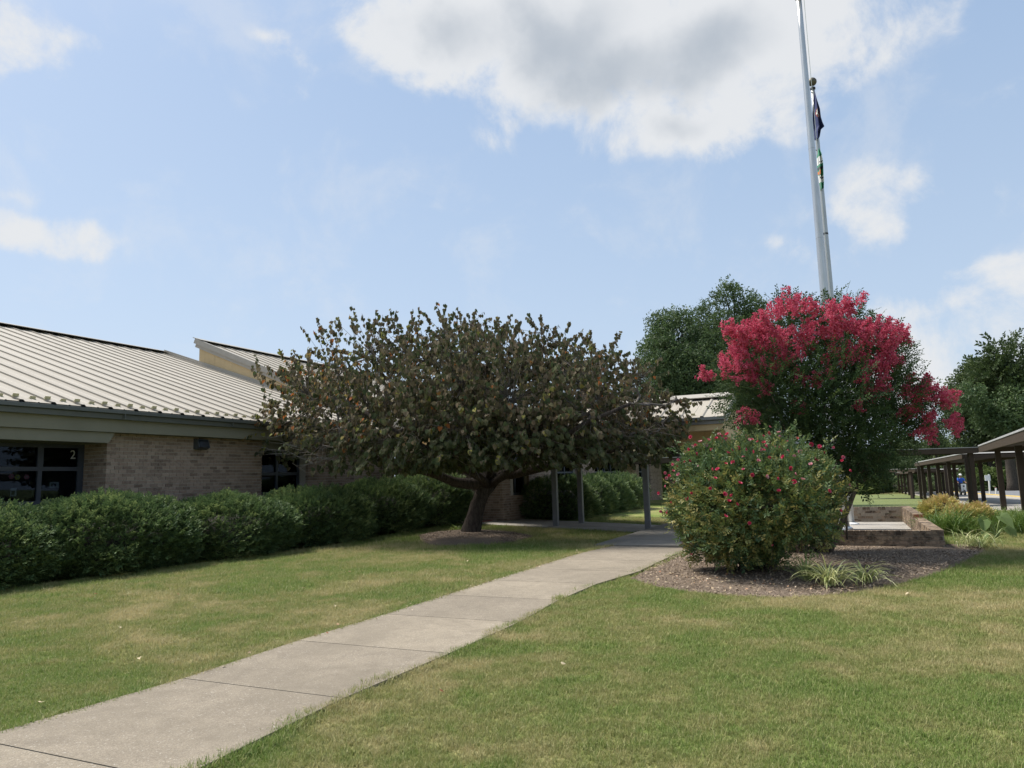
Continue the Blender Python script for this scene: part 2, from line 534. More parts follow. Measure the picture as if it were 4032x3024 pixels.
MT['L_ear'] = leafmat('elephant_ear_leaf', [(.13, .20, .06), (.19, .26, .10)], .3, .45)
MT['stalk'] = simple('green_stalk', (.17, .22, .07), .5, .15, 8)
MT['petal'] = leafmat('crape_flower', [(.40, .038, .086), (.56, .085, .155), (.68, .16, .24), (.75, .30, .37)], .35, .7, spec=.1)
MT['rosepetal'] = leafmat('rose_petal', [(0, (.55, .035, .08)), (.4, (.62, .085, .17)), (.75, (.68, .24, .32)), (1, (.72, .48, .45))], .25, .5)
MT['dryleaf'] = leafmat('dry_leaf', [(.45, .33, .19), (.55, .46, .30), (.30, .12, .05), (.62, .55, .42)], .1, .7)
def metal(name, col, rough):
    m, nt, N, L, b = M_new(name)
    f = noise(nt, 3, 5, .6, 'Object', (4, 4, .5))
    L.new(ramp(nt, f, [(.3, tuple(c * .8 for c in col)), (.7, col)]), b.inputs['Base Color'])
    b.inputs['Metallic'].default_value = .85
    b.inputs['Roughness'].default_value = rough
    return m
MT['alu'] = metal('brushed_aluminium', (.56, .565, .56), .36)
MT['alu_old'] = metal('old_aluminium', (.46, .47, .47), .45)
MT['ball'] = metal('weathered_ball', (.13, .12, .095), .6)
MT['black'] = simple('black_metal', (.015, .015, .016), .45)
MT['lampbox'] = simple('dark_lamp_housing', (.055, .06, .065), .45, .1, 8)
MT['lens'] = simple('lamp_lens', (.02, .024, .03), .12, .1, 8)
MT['white'] = simple('white_paint', (.74, .74, .72), .5, .06, 5)
MT['navy'] = simple('navy_cloth', (.022, .034, .12), .8, .15, 8)
MT['flagwhite'] = simple('white_cloth', (.72, .72, .69), .8, .05, 8)
MT['flagred'] = simple('dull_red_cloth', (.22, .05, .05), .8, .1, 8)
MT['flaggreen'] = simple('green_cloth', (.03, .22, .115), .8, .1, 8)
MT['flagorange'] = simple('orange_cloth', (.62, .20, .06), .8, .1, 8)
MT['flagblack'] = simple('black_cloth', (.02, .02, .025), .8, .1, 8)
MT['blueshirt'] = simple('blue_shirt', (.03, .12, .55), .8, .1, 8)
MT['skin'] = simple('skin', (.33, .18, .12), .6, .08, 8)
MT['jeans'] = simple('dark_trousers', (.02, .022, .03), .85, .1, 8)
MT['scooter'] = simple('scooter_black', (.015, .015, .017), .35, .1, 8)
MT['farwall'] = simple('far_grey_wall', (.09, .09, .095), .8, .1, 2)
MT['farroof'] = simple('far_pale_roof', (.62, .58, .54), .7, .1, 2)
MT['farbrick'] = simple('far_red_brick', (.36, .12, .07), .8, .1, 2)
MT['pink'] = simple('paper_pink', (.62, .22, .25), .7, .05, 8)
MT['lemon'] = simple('paper_yellow', (.5, .5, .12), .7, .05, 8)
MT['paper'] = simple('paper_white', (.45, .48, .44), .7, .15, 8)
# ------------------------------------------------------------------ mesh helpers
ORG = {}
def tag(o, label=None, cat=None, group=None, kind=None):
    if label: o['label'] = label
    if cat: o['category'] = cat
    if group: o['group'] = group
    if kind: o['kind'] = kind
    return o
def thing(name, label, cat, loc, group=None):
    o = bpy.data.objects.new(name, None)
    o.empty_display_size = .2
    COL.objects.link(o)
    o.location = tuple(float(x) for x in loc)
    ORG[o.name] = np.array(loc, float)
    return tag(o, label, cat, group)
def link(name, me, mat, parent):
    o = bpy.data.objects.new(name, me)
    COL.objects.link(o)
    if mat is not None and not me.materials:
        me.materials.append(mat)
    if parent is not None:
        o.parent = parent
        ORG[o.name] = ORG[parent.name]
    else:
        ORG[o.name] = np.zeros(3)
    return o
class MB:
    def __init__(self):
        self.v, self.f = [], []
    def face(self, *pts):
        i = len(self.v)
        self.v += [np.asarray(p, float) for p in pts]
        self.f.append(tuple(range(i, i + len(pts))))
    def pbox(self, o, a, b, c):
        o, a, b, c = (np.asarray(x, float) for x in (o, a, b, c))
        if np.dot(np.cross(a, b), c) < 0:
            a, b = b, a
        i = len(self.v)
        self.v += [o, o + a, o + a + b, o + b, o + c, o + a + c, o + a + b + c, o + b + c]
        for q in ((3, 2, 1, 0), (4, 5, 6, 7), (0, 1, 5, 4), (1, 2, 6, 5), (2, 3, 7, 6), (3, 0, 4, 7)):
            self.f.append(tuple(i + k for k in q))
        return self
    def bb(self, s0, s1, t0, t1, z0, z1):      # box in the building frame
        return self.pbox(B(s0, t0, z0), U * (s1 - s0), V * (t1 - t0), Z * (z1 - z0))
    def prism(self, prof, ext):
        prof = [np.asarray(p, float) for p in prof]
        ext = np.asarray(ext, float)
        n = len(prof)
        nrm = np.zeros(3)
        for k in range(n):
            nrm += np.cross(prof[k], prof[(k + 1) % n])
        if np.dot(nrm, ext) > 0:
            prof = prof[::-1]
        i = len(self.v)
        self.v += prof + [p + ext for p in prof]
        self.f.append(tuple(range(i, i + n)))
        self.f.append(tuple(range(i + 2 * n - 1, i + n - 1, -1)))
        for k in range(n):
            k2 = (k + 1) % n
            self.f.append((i + k2, i + k, i + n + k, i + n + k2))
        return self
    def tube(self, pts, rad, n=6, cap=True):
        pts = [np.asarray(p, float) for p in pts]
        if np.isscalar(rad):
            rad = [rad] * len(pts)
        i0 = len(self.v)
        ref = np.array([.31, .17, .93])
        for k, p in enumerate(pts):
            d = pts[min(k + 1, len(pts) - 1)] - pts[max(k - 1, 0)]
            d = d / (np.linalg.norm(d) + 1e-9)
            a = np.cross(d, ref)
            if np.linalg.norm(a) < .1:
                a = np.cross(d, [1, 0, 0])
            a /= np.linalg.norm(a)
            b = np.cross(d, a)
            for j in range(n):
                an = 2 * math.pi * j / n
                self.v.append(p + (a * math.cos(an) + b * math.sin(an)) * rad[k])
        for k in range(len(pts) - 1):
            for j in range(n):
                j2 = (j + 1) % n
                self.f.append((i0 + k * n + j, i0 + k * n + j2, i0 + (k + 1) * n + j2, i0 + (k + 1) * n + j))
        if cap:
            self.f.append(tuple(i0 + j for j in range(n))[::-1])
            e = i0 + (len(pts) - 1) * n
            self.f.append(tuple(e + j for j in range(n)))
        return self
    def ball(self, c, r, nu=12, nv=8, sq=(1, 1, 1)):
        i0 = len(self.v)
        c = np.asarray(c, float)
        for a in range(nv + 1):
            th = math.pi * a / nv
            for b in range(nu):
                ph = 2 * math.pi * b / nu
                self.v.append(c + r * np.array([math.sin(th) * math.cos(ph) * sq[0], math.sin(th) * math.sin(ph) * sq[1], math.cos(th) * sq[2]]))
        for a in range(nv):
            for b in range(nu):
                b2 = (b + 1) % nu
                self.f.append((i0 + a * nu + b, i0 + (a + 1) * nu + b, i0 + (a + 1) * nu + b2, i0 + a * nu + b2))
        return self
    def build(self, name, mat, parent=None, smooth=False, label=None):
        org = ORG[parent.name] if parent is not None else np.zeros(3)
        me = bpy.data.meshes.new(name)
        me.from_pydata([tuple(p - org) for p in self.v], [], self.f)
        if smooth:
            me.polygons.foreach_set('use_smooth', [True] * len(me.polygons))
        me.update()
        o = link(name, me, mat, parent)
        if label:
            o['label'] = label
        return o
def np_mesh(name, verts, tris, mat, parent=None, tint=None, smooth=False):
    org = ORG[parent.name] if parent is not None else np.zeros(3)
    verts = (np.asarray(verts, np.float32) - org.astype(np.float32)).reshape(-1, 3)
    tris = np.asarray(tris, np.int32).reshape(-1, 3)
    me = bpy.data.meshes.new(name)
    me.vertices.add(len(verts))
    me.vertices.foreach_set('co', verts.ravel())
    me.loops.add(tris.size)
    me.loops.foreach_set('vertex_index', tris.ravel())
    me.polygons.add(len(tris))
    me.polygons.foreach_set('loop_start', np.arange(0, tris.size, 3, dtype=np.int32))
    me.polygons.foreach_set('use_smooth', np.full(len(tris), bool(smooth)))
    if tint is not None:
        a = me.attributes.new('tint', 'FLOAT', 'POINT')
        a.data.foreach_set('value', np.asarray(tint, np.float32))
    me.update(calc_edges=True)
    return link(name, me, mat, parent)
def basis(d, n):
    d = d / (np.linalg.norm(d, axis=1, keepdims=True) + 1e-9)
    x = np.cross(d, n)
    bad = np.linalg.norm(x, axis=1) < 1e-3
    x[bad] = np.cross(d[bad], np.array([1.0, .3, .2]))
    x /= np.linalg.norm(x, axis=1, keepdims=True) + 1e-9
    z = np.cross(x, d)
    return x, d, z
def scatter(tv, tt, pos, d, n, size, tint, ttint=None):
    """copies of a small template at many places: template y along d, template z along n"""
    x, y, z = basis(np.asarray(d, float), np.asarray(n, float))
    size = np.broadcast_to(np.asarray(size, float), (len(pos),))
    tv = np.asarray(tv, float)
    vv = pos[:, None, :] + size[:, None, None] * (tv[None, :, 0, None] * x[:, None] + tv[None, :, 1, None] * y[:, None] + tv[None, :, 2, None] * z[:, None])
    nt_, nv_ = len(tt), len(tv)
    ff = np.asarray(tt)[None] + (np.arange(len(pos)) * nv_)[:, None, None]
    ti = np.repeat(np.asarray(tint, float), nv_).reshape(len(pos), nv_)
    if ttint is not None:
        ti = np.clip(ti + np.asarray(ttint)[None], 0, 1)
    return vv.reshape(-1, 3), ff.reshape(-1, 3), ti.ravel()
def merge(parts):
    vs, fs, ts, k = [], [], [], 0
    for v_, f_, t_ in parts:
        vs.append(v_); fs.append(f_ + k); ts.append(t_)
        k += len(v_)
    return np.concatenate(vs), np.concatenate(fs), np.concatenate(ts)
def rdir(n, up=0.0):
    d = rng.normal(size=(n, 3))
    d /= np.linalg.norm(d, axis=1, keepdims=True)
    d[:, 2] += up
    return d
# leaf templates
OVAL = (np.array([[0, 0, 0], [-.24, .45, .06], [0, 1, -.04], [.24, .45, .06]]), np.array([[0, 2, 1], [0, 3, 2]]))
HEART = (np.array([[0, .06, 0], [-.28, -.08, .03], [-.5, .18, .07], [-.36, .58, .04], [0, 1, -.06], [.36, .58, .04], [.5, .18, .07], [.28, -.08, .03]]),
         np.array([[0, 2, 1], [0, 3, 2], [0, 4, 3], [0, 5, 4], [0, 6, 5], [0, 7, 6]]))
def spray_template(k, ll, spread=1.0, seed=1):
    r = random.Random(seed)
    vs, fs, ts = [], [], []
    for i in range(k):
        f = (i + .5) / k
        side = -1 if i % 2 else 1
        base = np.array([0, f, .10 * f * f])
        a = side * (1.05 - .55 * f) * spread + r.uniform(-.25, .25)
        d = np.array([math.sin(a), math.cos(a), r.uniform(-.15, .45)])
        n = np.array([r.uniform(-.4, .4), r.uniform(-.4, .4), 1.0])
        v_, f_, _ = scatter(*OVAL, base[None], d[None], n[None], ll * r.uniform(.75, 1.2), [0])
        fs.append(f_ + 4 * i)
        vs.append(v_)
        ts += [r.uniform(-.12, .12) + .14 * f] * 4
    return np.concatenate(vs), np.concatenate(fs), np.array(ts)
SPRAY = [spray_template(9, .34, 1, 1), spray_template(9, .34, 1.1, 2), spray_template(8, .38, .9, 3)]
ROSESP = [spray_template(7, .42, 1.1, 4), spray_template(7, .40, 1.0, 5)]
CRAPE = [spray_template(12, .21, 1.0, 6), spray_template(11, .22, 1.1, 7)]
CLUMP = []
for sd in (8, 9, 10):
    _p = rng.normal(size=(16, 3)) * .42
    CLUMP.append(scatter(*OVAL, _p, rdir(16), rdir(16, .8), .52, rng.uniform(-.15, .15, 16)))
def foliage(name, mat, parent, templates, pos, d, n, size, tint):
    parts = []
    k = len(templates)
    idx = rng.integers(0, k, len(pos))
    size = np.broadcast_to(np.asarray(size, float), (len(pos),))
    for i, T in enumerate(templates):
        m = idx == i
        if m.any():
            parts.append(scatter(T[0], T[1], pos[m], d[m], n[m], size[m], tint[m], T[2] if len(T) > 2 else None))
    v_, f_, t_ = merge(parts)
    return np_mesh(name, v_, f_, mat, parent, t_)
def in_poly(x, y, poly):
    x = np.asarray(x); y = np.asarray(y)
    c = np.zeros(x.shape, bool)
    n = len(poly)
    for i in range(n):
        x0, y0 = poly[i]; x1, y1 = poly[(i + 1) % n]
        k = ((y0 > y) != (y1 > y)) & (x < (x1 - x0) * (y - y0) / (y1 - y0 + 1e-12) + x0)
        c ^= k
    return c
# ================================================================== GROUND
def terrain():
    xs = np.concatenate([[-1500, -500, -200, -90], np.arange(-40, 71, 1.0), [85, 110, 160, 300, 700, 1500]])
    ys = np.concatenate([[-600, -150, -40], np.arange(-10, 141, 1.0), [160, 220, 400, 900, 2000]])
    X, Y = np.meshgrid(xs, ys)
    Zg = gz(X, Y)
    v_ = np.stack([X, Y, Zg], -1).reshape(-1, 3)
    nx, ny = len(xs), len(ys)
    i, j = np.meshgrid(np.arange(nx - 1), np.arange(ny - 1))
    a = (j * nx + i).ravel()
    f_ = np.concatenate([np.stack([a, a + 1, a + nx + 1], 1), np.stack([a, a + nx + 1, a + nx], 1)])
    o = np_mesh('ground', v_, f_, MT['ground'], None, smooth=True)
    tag(o, kind='structure')
terrain()
def sheet(name, poly, lift, mat, res=.4, parent=None, mound=0.0):
    """a terrain-hugging sheet: rings from the outline to the middle"""
    P = []
    n = len(poly)
    for k in range(n):
        a, b = np.array(poly[k]), np.array(poly[(k + 1) % n])
        m = max(1, int(np.linalg.norm(b - a) / res))
        for q in range(m):
            P.append(a + (b - a) * q / m)
    P = np.array(P)
    c = P.mean(0)
    rings = max(2, int(np.linalg.norm(P - c, axis=1).max() / res))
    m = MB()
    for r in range(rings + 1):
        k = 1 - r / rings
        for p in P:
            q = c + (p - c) * k
            m.v.append(np.array([q[0], q[1], float(gz(q[0], q[1])) + lift + mound * sst(1 - k, 0, .35)]))
    L = len(P)
    for r in range(rings):
        for k in range(L):
            k2 = (k + 1) % L
            m.f.append((r * L + k, r * L + k2, (r + 1) * L + k2, (r + 1) * L + k))
    a2 = sum(poly[k][0] * poly[(k + 1) % n][1] - poly[(k + 1) % n][0] * poly[k][1] for k in range(n))
    if a2 < 0:
        m.f = [f[::-1] for f in m.f]
    return m.build(name, mat, parent, smooth=True)
# ---- the sidewalk: slabs between a left and a right edge
Lp = np.array([gpt(*q)[:2] for q in ((0, 2902), (696, 2697), (1114, 2554), (1400, 2469), (1681, 2376), (2097, 2242), (2545, 2108))])
Rp = np.array([gpt(*q)[:2] for q in ((830, 3024), (1200, 2832), (1562, 2680), (2017, 2477), (2285, 2325), (2480, 2275))])
Rp = np.vstack([Rp, gpt(2683, 2181)[:2]])
endR = B(9.62, 11.6)[:2]
endL = B(9.62, 9.75)[:2]
Lp[-1] = endL
Rp = np.vstack([Rp, endR])
def ext(P):
    d = P[0] - P[1]
    d = d / np.linalg.norm(d)
    return np.vstack([P[0] + d * 4.2, P])
Lp, Rp = ext(Lp), ext(Rp)
def XL(y): return np.interp(y, Lp[:, 1], Lp[:, 0])
def XR(y): return np.interp(y, Rp[:, 1], Rp[:, 0])
walk = MB()
ys_ = np.arange(.7, 18.9, .35)
for a, b in zip(ys_[:-1], ys_[1:]):
    walk.face(*[np.array([x, y, float(gz(x, y)) + .012]) for x, y in ((XL(a) + .12, a), (XR(a) - .16, a), (XR(b) - .16, b), (XL(b) + .12, b))])
walk_o = walk.build('sidewalk', MT['joint'])
tag(walk_o, kind='structure')
def slab_piece(name, quad, top, parent, mat, thick=.07, n=4):
    """one cast slab, its top following the terrain"""
    q = [np.array(p) for p in quad]
    m = MB()
    g = np.zeros((n + 1, n + 1), int)
    for i in range(n + 1):
        for j in range(n + 1):
            a, b = i / n, j / n
            p = (q[0] * (1 - a) + q[1] * a) * (1 - b) + (q[3] * (1 - a) + q[2] * a) * b
            g[i, j] = len(m.v)
            m.v.append(np.array([p[0], p[1], float(gz(p[0], p[1])) + top]))
    for i in range(n):
        for j in range(n):
            m.f.append((g[i, j], g[i + 1, j], g[i + 1, j + 1], g[i, j + 1]))
    rim = [g[i, 0] for i in range(n)] + [g[n, j] for j in range(n)] + [g[i, n] for i in range(n, 0, -1)] + [g[0, j] for j in range(n, 0, -1)]
    low = []
    for k in rim:
        low.append(len(m.v))
        m.v.append(m.v[k] - Z * thick)
    for k in range(len(rim)):
        k2 = (k + 1) % len(rim)
        m.f.append((rim[k2], rim[k], low[k], low[k2]))
    return m.build(name, mat, parent)
yj = 4.60 - 1.267 * 3
while yj < 17.6:
    y0, y1 = yj + .005, min(yj + 1.267, 17.95) - .005
    if yj + 1.267 > 17.6:
        y1 = 18.3
    def edge(y):
        xl = XL(y)
        yr = y
        for _ in range(6):
            yr = y - .46 * (XR(yr) - xl)
        return (xl, y), (XR(yr), yr)
    (l0, r0), (l1, r1) = edge(y0), edge(y1)
    if y1 == 18.3:
        l1, r1 = tuple(endL), tuple(endR)
    slab_piece('concrete_slab', [l0, r0, r1, l1], .034, walk_o, MT['walk'])
    yj += 1.267
# ---- the entry slab under the canopy, cast in panels
es = MB()
es_o = None
S0, S1 = 9.64, 12.4
for k in range(9):
    t0, t1 = -.2 + k * 1.4, -.2 + (k + 1) * 1.4
    if es_o is None:
        eb = MB()
        for q in range(24):
            ta, tb = -.2 + q * .525, -.2 + (q + 1) * .525
            eb.face(*[np.array([p[0], p[1], float(gz(p[0], p[1])) + .010]) for p in (B(S0, ta), B(S0, tb), B(S1, tb), B(S1, ta))][::-1])
        es_o = eb.build('entry_pavement', MT['joint'])
        tag(es_o, kind='structure')
    slab_piece('concrete_slab', [B(S0, t0 + .006)[:2], B(S1, t0 + .006)[:2], B(S1, t1 - .006)[:2], B(S0, t1 - .006)[:2]][::-1], .040, es_o, MT['slab'])
slab_piece('concrete_slab', [B(9.64, 12.412)[:2], B(12.4, 12.412)[:2], B(12.4, 16)[:2], B(9.64, 16)[:2]][::-1], .036, es_o, MT['slab'])
# red line across the entry slab
A_, C_ = gpt(1884, 2061), gpt(1976, 2049)
rl = MB()
dd = (C_ - A_) / np.linalg.norm(C_ - A_)
side = np.array([dd[1], -dd[0], 0]) * .07
for k in range(10):
    p, q = A_ + (C_ - A_) * k / 10, A_ + (C_ - A_) * (k + 1) / 10
    pts = [p - side, p + side, q + side, q - side]
    rl.face(*[np.array([w[0], w[1], float(gz(w[0], w[1])) + .046]) for w in pts])
tag(rl.build('red_line', MT['redpaint'], es_o))
# ---- mulch beds
bed_px = [(2478, 2280), (2540, 2300), (2610, 2318), (2720, 2334), (2900, 2350), (3080, 2356), (3300, 2345), (3500, 2312), (3650, 2275), (3780, 2225), (3885, 2172), (3850, 2140), (3760, 2150), (3700, 2158), (3650, 2150), (3300, 2140), (2900, 2150), (2720, 2172), (2640, 2210)]
bed_poly = [tuple(gpt(*q)[:2]) for q in bed_px]
bed_o = sheet('mulch_bed', bed_poly, .012, MT['mulch'], .35, mound=.05)
tag(bed_o, kind='structure')
TR = gpt(1850, 2108)
ring_poly = []
for k in range(28):
    a = 2 * math.pi * k / 28
    rr = 1 + .06 * math.sin(3 * a + 1) + .04 * math.sin(5 * a)
    ring_poly.append((TR[0] + .12 + 1.45 * rr * math.cos(a), TR[1] - .75 + 1.9 * rr * math.sin(a)))
ring_o = sheet('tree_mulch_ring', ring_poly, .012, MT['mulch'], .3, mound=.10)
tag(ring_o, kind='structure')
def bedz(x, y):
    z = gz(x, y)
    return z + np.where(in_poly(x, y, bed_poly), .05, np.where(in_poly(x, y, ring_poly), .08, .012))
def chips(name, poly, n, parent, smin, smax):
    P = np.array(poly)
    x = rng.uniform(P[:, 0].min(), P[:, 0].max(), n * 2)
    y = rng.uniform(P[:, 1].min(), P[:, 1].max(), n * 2)
    m = in_poly(x, y, poly)
    x, y = x[m][:n], y[m][:n]
    c = P.mean(0)
    z = gz(x, y) + .02 + (.05 if poly is bed_poly else .09) * sst(1 - np.hypot(x - c[0], y - c[1]) / np.hypot(P[:, 0] - c[0], P[:, 1] - c[1]).mean(), 0, .35)
    pos = np.stack([x, y, z], 1)
    d = rdir(len(x)); d[:, 2] *= .25
    nn = rdir(len(x), 1.6)
    tv = np.array([[-.16, 0, 0], [.16, 0, 0], [.14, 1, .02], [-.13, .95, .03]])
    v_, f_, t_ = scatter(tv, np.array([[0, 1, 2], [0, 2, 3]]), pos, d, nn, rng.uniform(smin, smax, len(x)), rng.uniform(0, 1, len(x)))
    o = np_mesh(name, v_, f_, MT['chips'], parent, t_)
    tag(o, kind='stuff')
chips('bark_chips', bed_poly, 30000, None, .012, .042)
chips('bark_chips', ring_poly, 9000, None, .02, .05)
# ---- far lawn, walkway slab, road
DW = np.array([math.sin(math.radians(25.5)), math.cos(math.radians(25.5)), 0])
DWn = np.array([DW[1], -DW[0], 0])
WP0 = np.array([20.3, 30.7, 0])
def W(a, b, z=0.0):                         # walkway frame: a along, b to the right of the left post row
    return WP0 + DW * a + DWn * b + Z * z
def strip(name, a0, a1, b0, b1, lift, mat, step=2.0, thick=0):
    m = MB()
    n = int((a1 - a0) / step)
    for k in range(n):
        p = [W(a0 + k * step, b0), W(a0 + k * step, b1), W(a0 + (k + 1) * step, b1), W(a0 + (k + 1) * step, b0)]
        q = [np.array([w[0], w[1], float(gz(w[0], w[1])) + lift]) for w in p]
        m.face(*q)
        if thick:
            for e in ((0, 3), (1, 2)):
                m.face(q[e[0]], q[e[1]], q[e[1]] - Z * thick, q[e[0]] - Z * thick)
    o = m.build(name, mat)
    return tag(o, kind='structure')
strip('walkway_pavement', -24, 76, -.5, 4.3, .05, MT['slab'], thick=.1)
strip('road', -24, 110, 4.6, 12.2, .02, MT['asphalt'])
k_ = MB()
for k in range(50):
    a = -24 + 2 * k
    p = W(a, 4.3)
    q = W(a + 2, 4.3)
    z0, z1 = float(gz(p[0], p[1])), float(gz(q[0], q[1]))
    k_.pbox(np.array([p[0], p[1], z0 - .05]), np.array([q[0] - p[0], q[1] - p[1], z1 - z0]), DWn * .16, Z * .17)
tag(k_.build('road_kerb', MT['yellow']), kind='structure')
k_ = MB()
for k in range(60):
    a = -24 + 2 * k
    p = W(a, 12.2)
    q = W(a + 2, 12.2)
    z0, z1 = float(gz(p[0], p[1])), float(gz(q[0], q[1]))
    k_.pbox(np.array([p[0], p[1], z0 - .05]), np.array([q[0] - p[0], q[1] - p[1], z1 - z0]), DWn * .16, Z * .18)
tag(k_.build('road_kerb', MT['slab']), kind='structure')
fl = [(8.6, 21.9), (17, 19.2), (20.6, 30), (28, 46), (44.5, 80), (42, 84), (24, 86), (13, 60), (9, 34)]
tag(sheet('far_lawn', fl, .012, MT['farlawn'], 1.5), kind='structure')
bank = MB()
for k in range(55):
    a = -20 + 2 * k
    for (b0, h0, b1, h1) in ((12.4, .1, 16, .55), (16, .55, 24, 1.15), (24, 1.15, 44, 1.9)):
        pts = []
        for (aa, bb, hh) in ((a, b0, h0), (a, b1, h1), (a + 2, b1, h1), (a + 2, b0, h0)):
            w = W(aa, bb)
            pts.append(np.array([w[0], w[1], float(gz(w[0], w[1])) + hh]))
        bank.face(*pts)
tag(bank.build('grass_bank', MT['farlawn'], smooth=True), kind='structure')
# ================================================================== SCHOOL BUILDING
school = thing('school_building', 'long low brick school building under a cream ribbed metal roof, behind the clipped hedge', 'building', O)
H_, L_ = .0813, .203
BRICKS = []          # centre, along, normal, length, parent key, visible?
def brick_face(key, o, along, nrm, length, z0, z1, h=H_, L=L_, depth=.09, first=0.0, skip=None):
    rows = int(round((z1 - z0) / h))
    for r in range(rows):
        x = -first - (L / 2 if r % 2 else 0)
        while x < length - .01:
            a, b = max(0, x) + (.005 if x >= 0 else 0), min(length, x + L) - (.005 if x + L <= length else 0)
            if b - a > .03:
                c = o + along * (a + b) / 2 + Z * (z0 + (r + .5) * h) - nrm * depth / 2
                if skip is None or not skip((a + b) / 2, z0 + (r + .5) * h):
                    BRICKS.append((key, c + nrm * rng.uniform(-.0025, .0025), along, nrm, b - a, h - .0105, depth))
            x += L
S2a, S2b = 4.62, 6.50
wallA = MB()
wallA.bb(.012, S2a - .012, -.45, -.012, -.3, 2.80)
wallA.bb(-.02, .3, -.74, -.462, -.3, 2.80) if False else wallA.bb(.012, .3, -.75, -.462, -.3, 2.80)
wallA.bb(S2a - .012, S2b + .012, -.45, -.012, -.3, 1.24)
wallA.bb(S2b + .012, 11.08, -.45, -.012, -.3, 2.80)
wallA.bb(-8, 0, -1.1, -.762, -.3, 1.24)
wall_o = wallA.build('brick_wall', MT['mortar'], school)
brick_face('A', B(0, 0), U, V, S2a, -.16, 2.80)
brick_face('A', B(0, -.75), V, -U, .75 - .093, -.16, 2.56, first=.05)
brick_face('A', B(S2a, 0), U, V, S2b - S2a, -.16, 1.24)
brick_face('A', B(S2b, 0), U, V, 11.0 - S2b, -.16, 2.80)
brick_face('A', B(-8, -.75), U, V, 7.98, -.16, 1.24)
# entrance wall facing the lawn, and the wing wall beyond it
S1W = 11.1
wallB = MB()
wallB.bb(S1W + .012, S1W + .4, .0, 4.19, -.1, 2.6)
wallB.bb(S1W + .4, 12.0 - .012, 3.8, 4.19, -.1, 2.6)
T2 = 4.2
piers = [(S1W, 11.75), (13.35, 15.5), (18.5, 20.9), (26.0, 28.6), (31.2, 34.0)]
for a, b in piers:
    wallB.bb(a + .012, b - .012, T2 - .4, T2 - .012, -.1, 2.6)
for a, b in zip([p[1] for p in piers[:-1]], [p[0] for p in piers[1:]]):
    wallB.bb(a - .012, b + .012, T2 - .4, T2 - .012, -.1, .95)
wallB_o = wallB.build('brick_wall', MT['mortar'], school)
brick_face('B', B(S1W, 0), V, -U, T2 - .093, -.1, 2.6)
for a, b in piers:
    brick_face('B', B(a, T2), U, V, b - a, -.1, 2.6)
for a, b in zip([p[1] for p in piers[:-1]], [p[0] for p in piers[1:]]):
    brick_face('B', B(a, T2), U, V, b - a, -.1, .95)
def lay_bricks(keys, mats, limit, zmin, parents, kindname='brick', inframe=True):
    items = [b for b in BRICKS if b[0] in keys]
    sc = []
    for b in items:
        c = b[1]
        d = c - CAMP
        k = d @ FWD
        px = CX + FPX * (d @ RTV) / k
        py = CY - FPX * (d @ UPV) / k
        vis = (0 < px < 4032) and c[2] > zmin(b)
        sc.append((0 if vis else 1e4) + np.linalg.norm(d))
    order = np.argsort(sc)
    mesh = None
    chosen = set(int(i) for i in order[:limit] if sc[i] < 1e4)
    joined = {}
    for i, b in enumerate(items):
        key, c, al, nr, ln, hh, dp = b
        if i in chosen:
            if mesh is None:
                m = MB().pbox((-.5, -.5, -.5), (1, 0, 0), (0, 1, 0), (0, 0, 1))
                me = bpy.data.meshes.new(kindname)
                me.from_pydata([tuple(p) for p in m.v], [], m.f)
                me.materials.append(MT[mats[0]])
                mesh = me
            o = bpy.data.objects.new(kindname, mesh)
            COL.objects.link(o)
            o.parent = parents[key]
            lc = c - ORG[parents[key].name]
            R = np.stack([al * ln, -nr * dp, Z * hh], 1)
            o.matrix_local = Matrix([[*R[0], lc[0]], [*R[1], lc[1]], [*R[2], lc[2]], [0, 0, 0, 1]])
        else:
            joined.setdefault(key, []).append(b)
    for key, bs in joined.items():
        unit = np.array([[-.5, -.5, -.5], [.5, -.5, -.5], [.5, .5, -.5], [-.5, .5, -.5], [-.5, -.5, .5], [.5, -.5, .5], [.5, .5, .5], [-.5, .5, .5]])
        tri = np.array([[0, 2, 1], [0, 3, 2], [4, 5, 6], [4, 6, 7], [0, 1, 5], [0, 5, 4], [1, 2, 6], [1, 6, 5], [3, 0, 4], [3, 4, 7]])
        vs, fs, ts = [], [], []
        for q, (kk, c, al, nr, ln, hh, dp) in enumerate(bs):
            # unit y axis points into the wall
            vs.append(c + unit[:, :1] * al * ln - unit[:, 1:2] * nr * dp + unit[:, 2:] * Z * hh)
            fs.append(tri + 8 * q)
            ts += [rng.uniform(0, 1)] * 8
        o = np_mesh('bricks', np.concatenate(vs), np.concatenate(fs), MT[mats[1]], parents[key], ts)
        tag(o, kind='stuff')
lay_bricks(('A', 'B'), ('brick_o', 'brick_j'), 290, lambda b: 1.28, {'A': wall_o, 'B': wallB_o})
# ---- fascia, gutter and header bands of the near wing
ZGT, ZGB, ZF, ZL = 3.22, 3.02, 2.745, 2.515
SA, SE = -8.0, 11.0
MB().bb(SA, SE, -.02, .30, ZF, ZGT - .05).build('fascia', MT['stucco'], school)
gp = [B(SA, .305, ZGB), B(SA, .40, ZGB), B(SA, .41, ZGB + .10), B(SA, .47, ZGB + .12), B(SA, .47, ZGT - .01), B(SA, .445, ZGT), B(SA, .305, ZGT - .012)]
MB().prism(gp, U * (SE - SA)).build('gutter', MT['gutter'], school)
js = MB()
for s in (-4.6, .05, 3.1, 6.2, 9.3):
    js.bb(s, s + .018, .398, .474, ZGB + .02, ZGT - .02)
tag(js.build('gutter_joint', MT['gutter'], school), kind='stuff')
lb = [B(SA, -.72, ZL), B(-.14, -.72, ZL), B(.010, -.72, ZF - .004), B(SA, -.72, ZF - .004)]
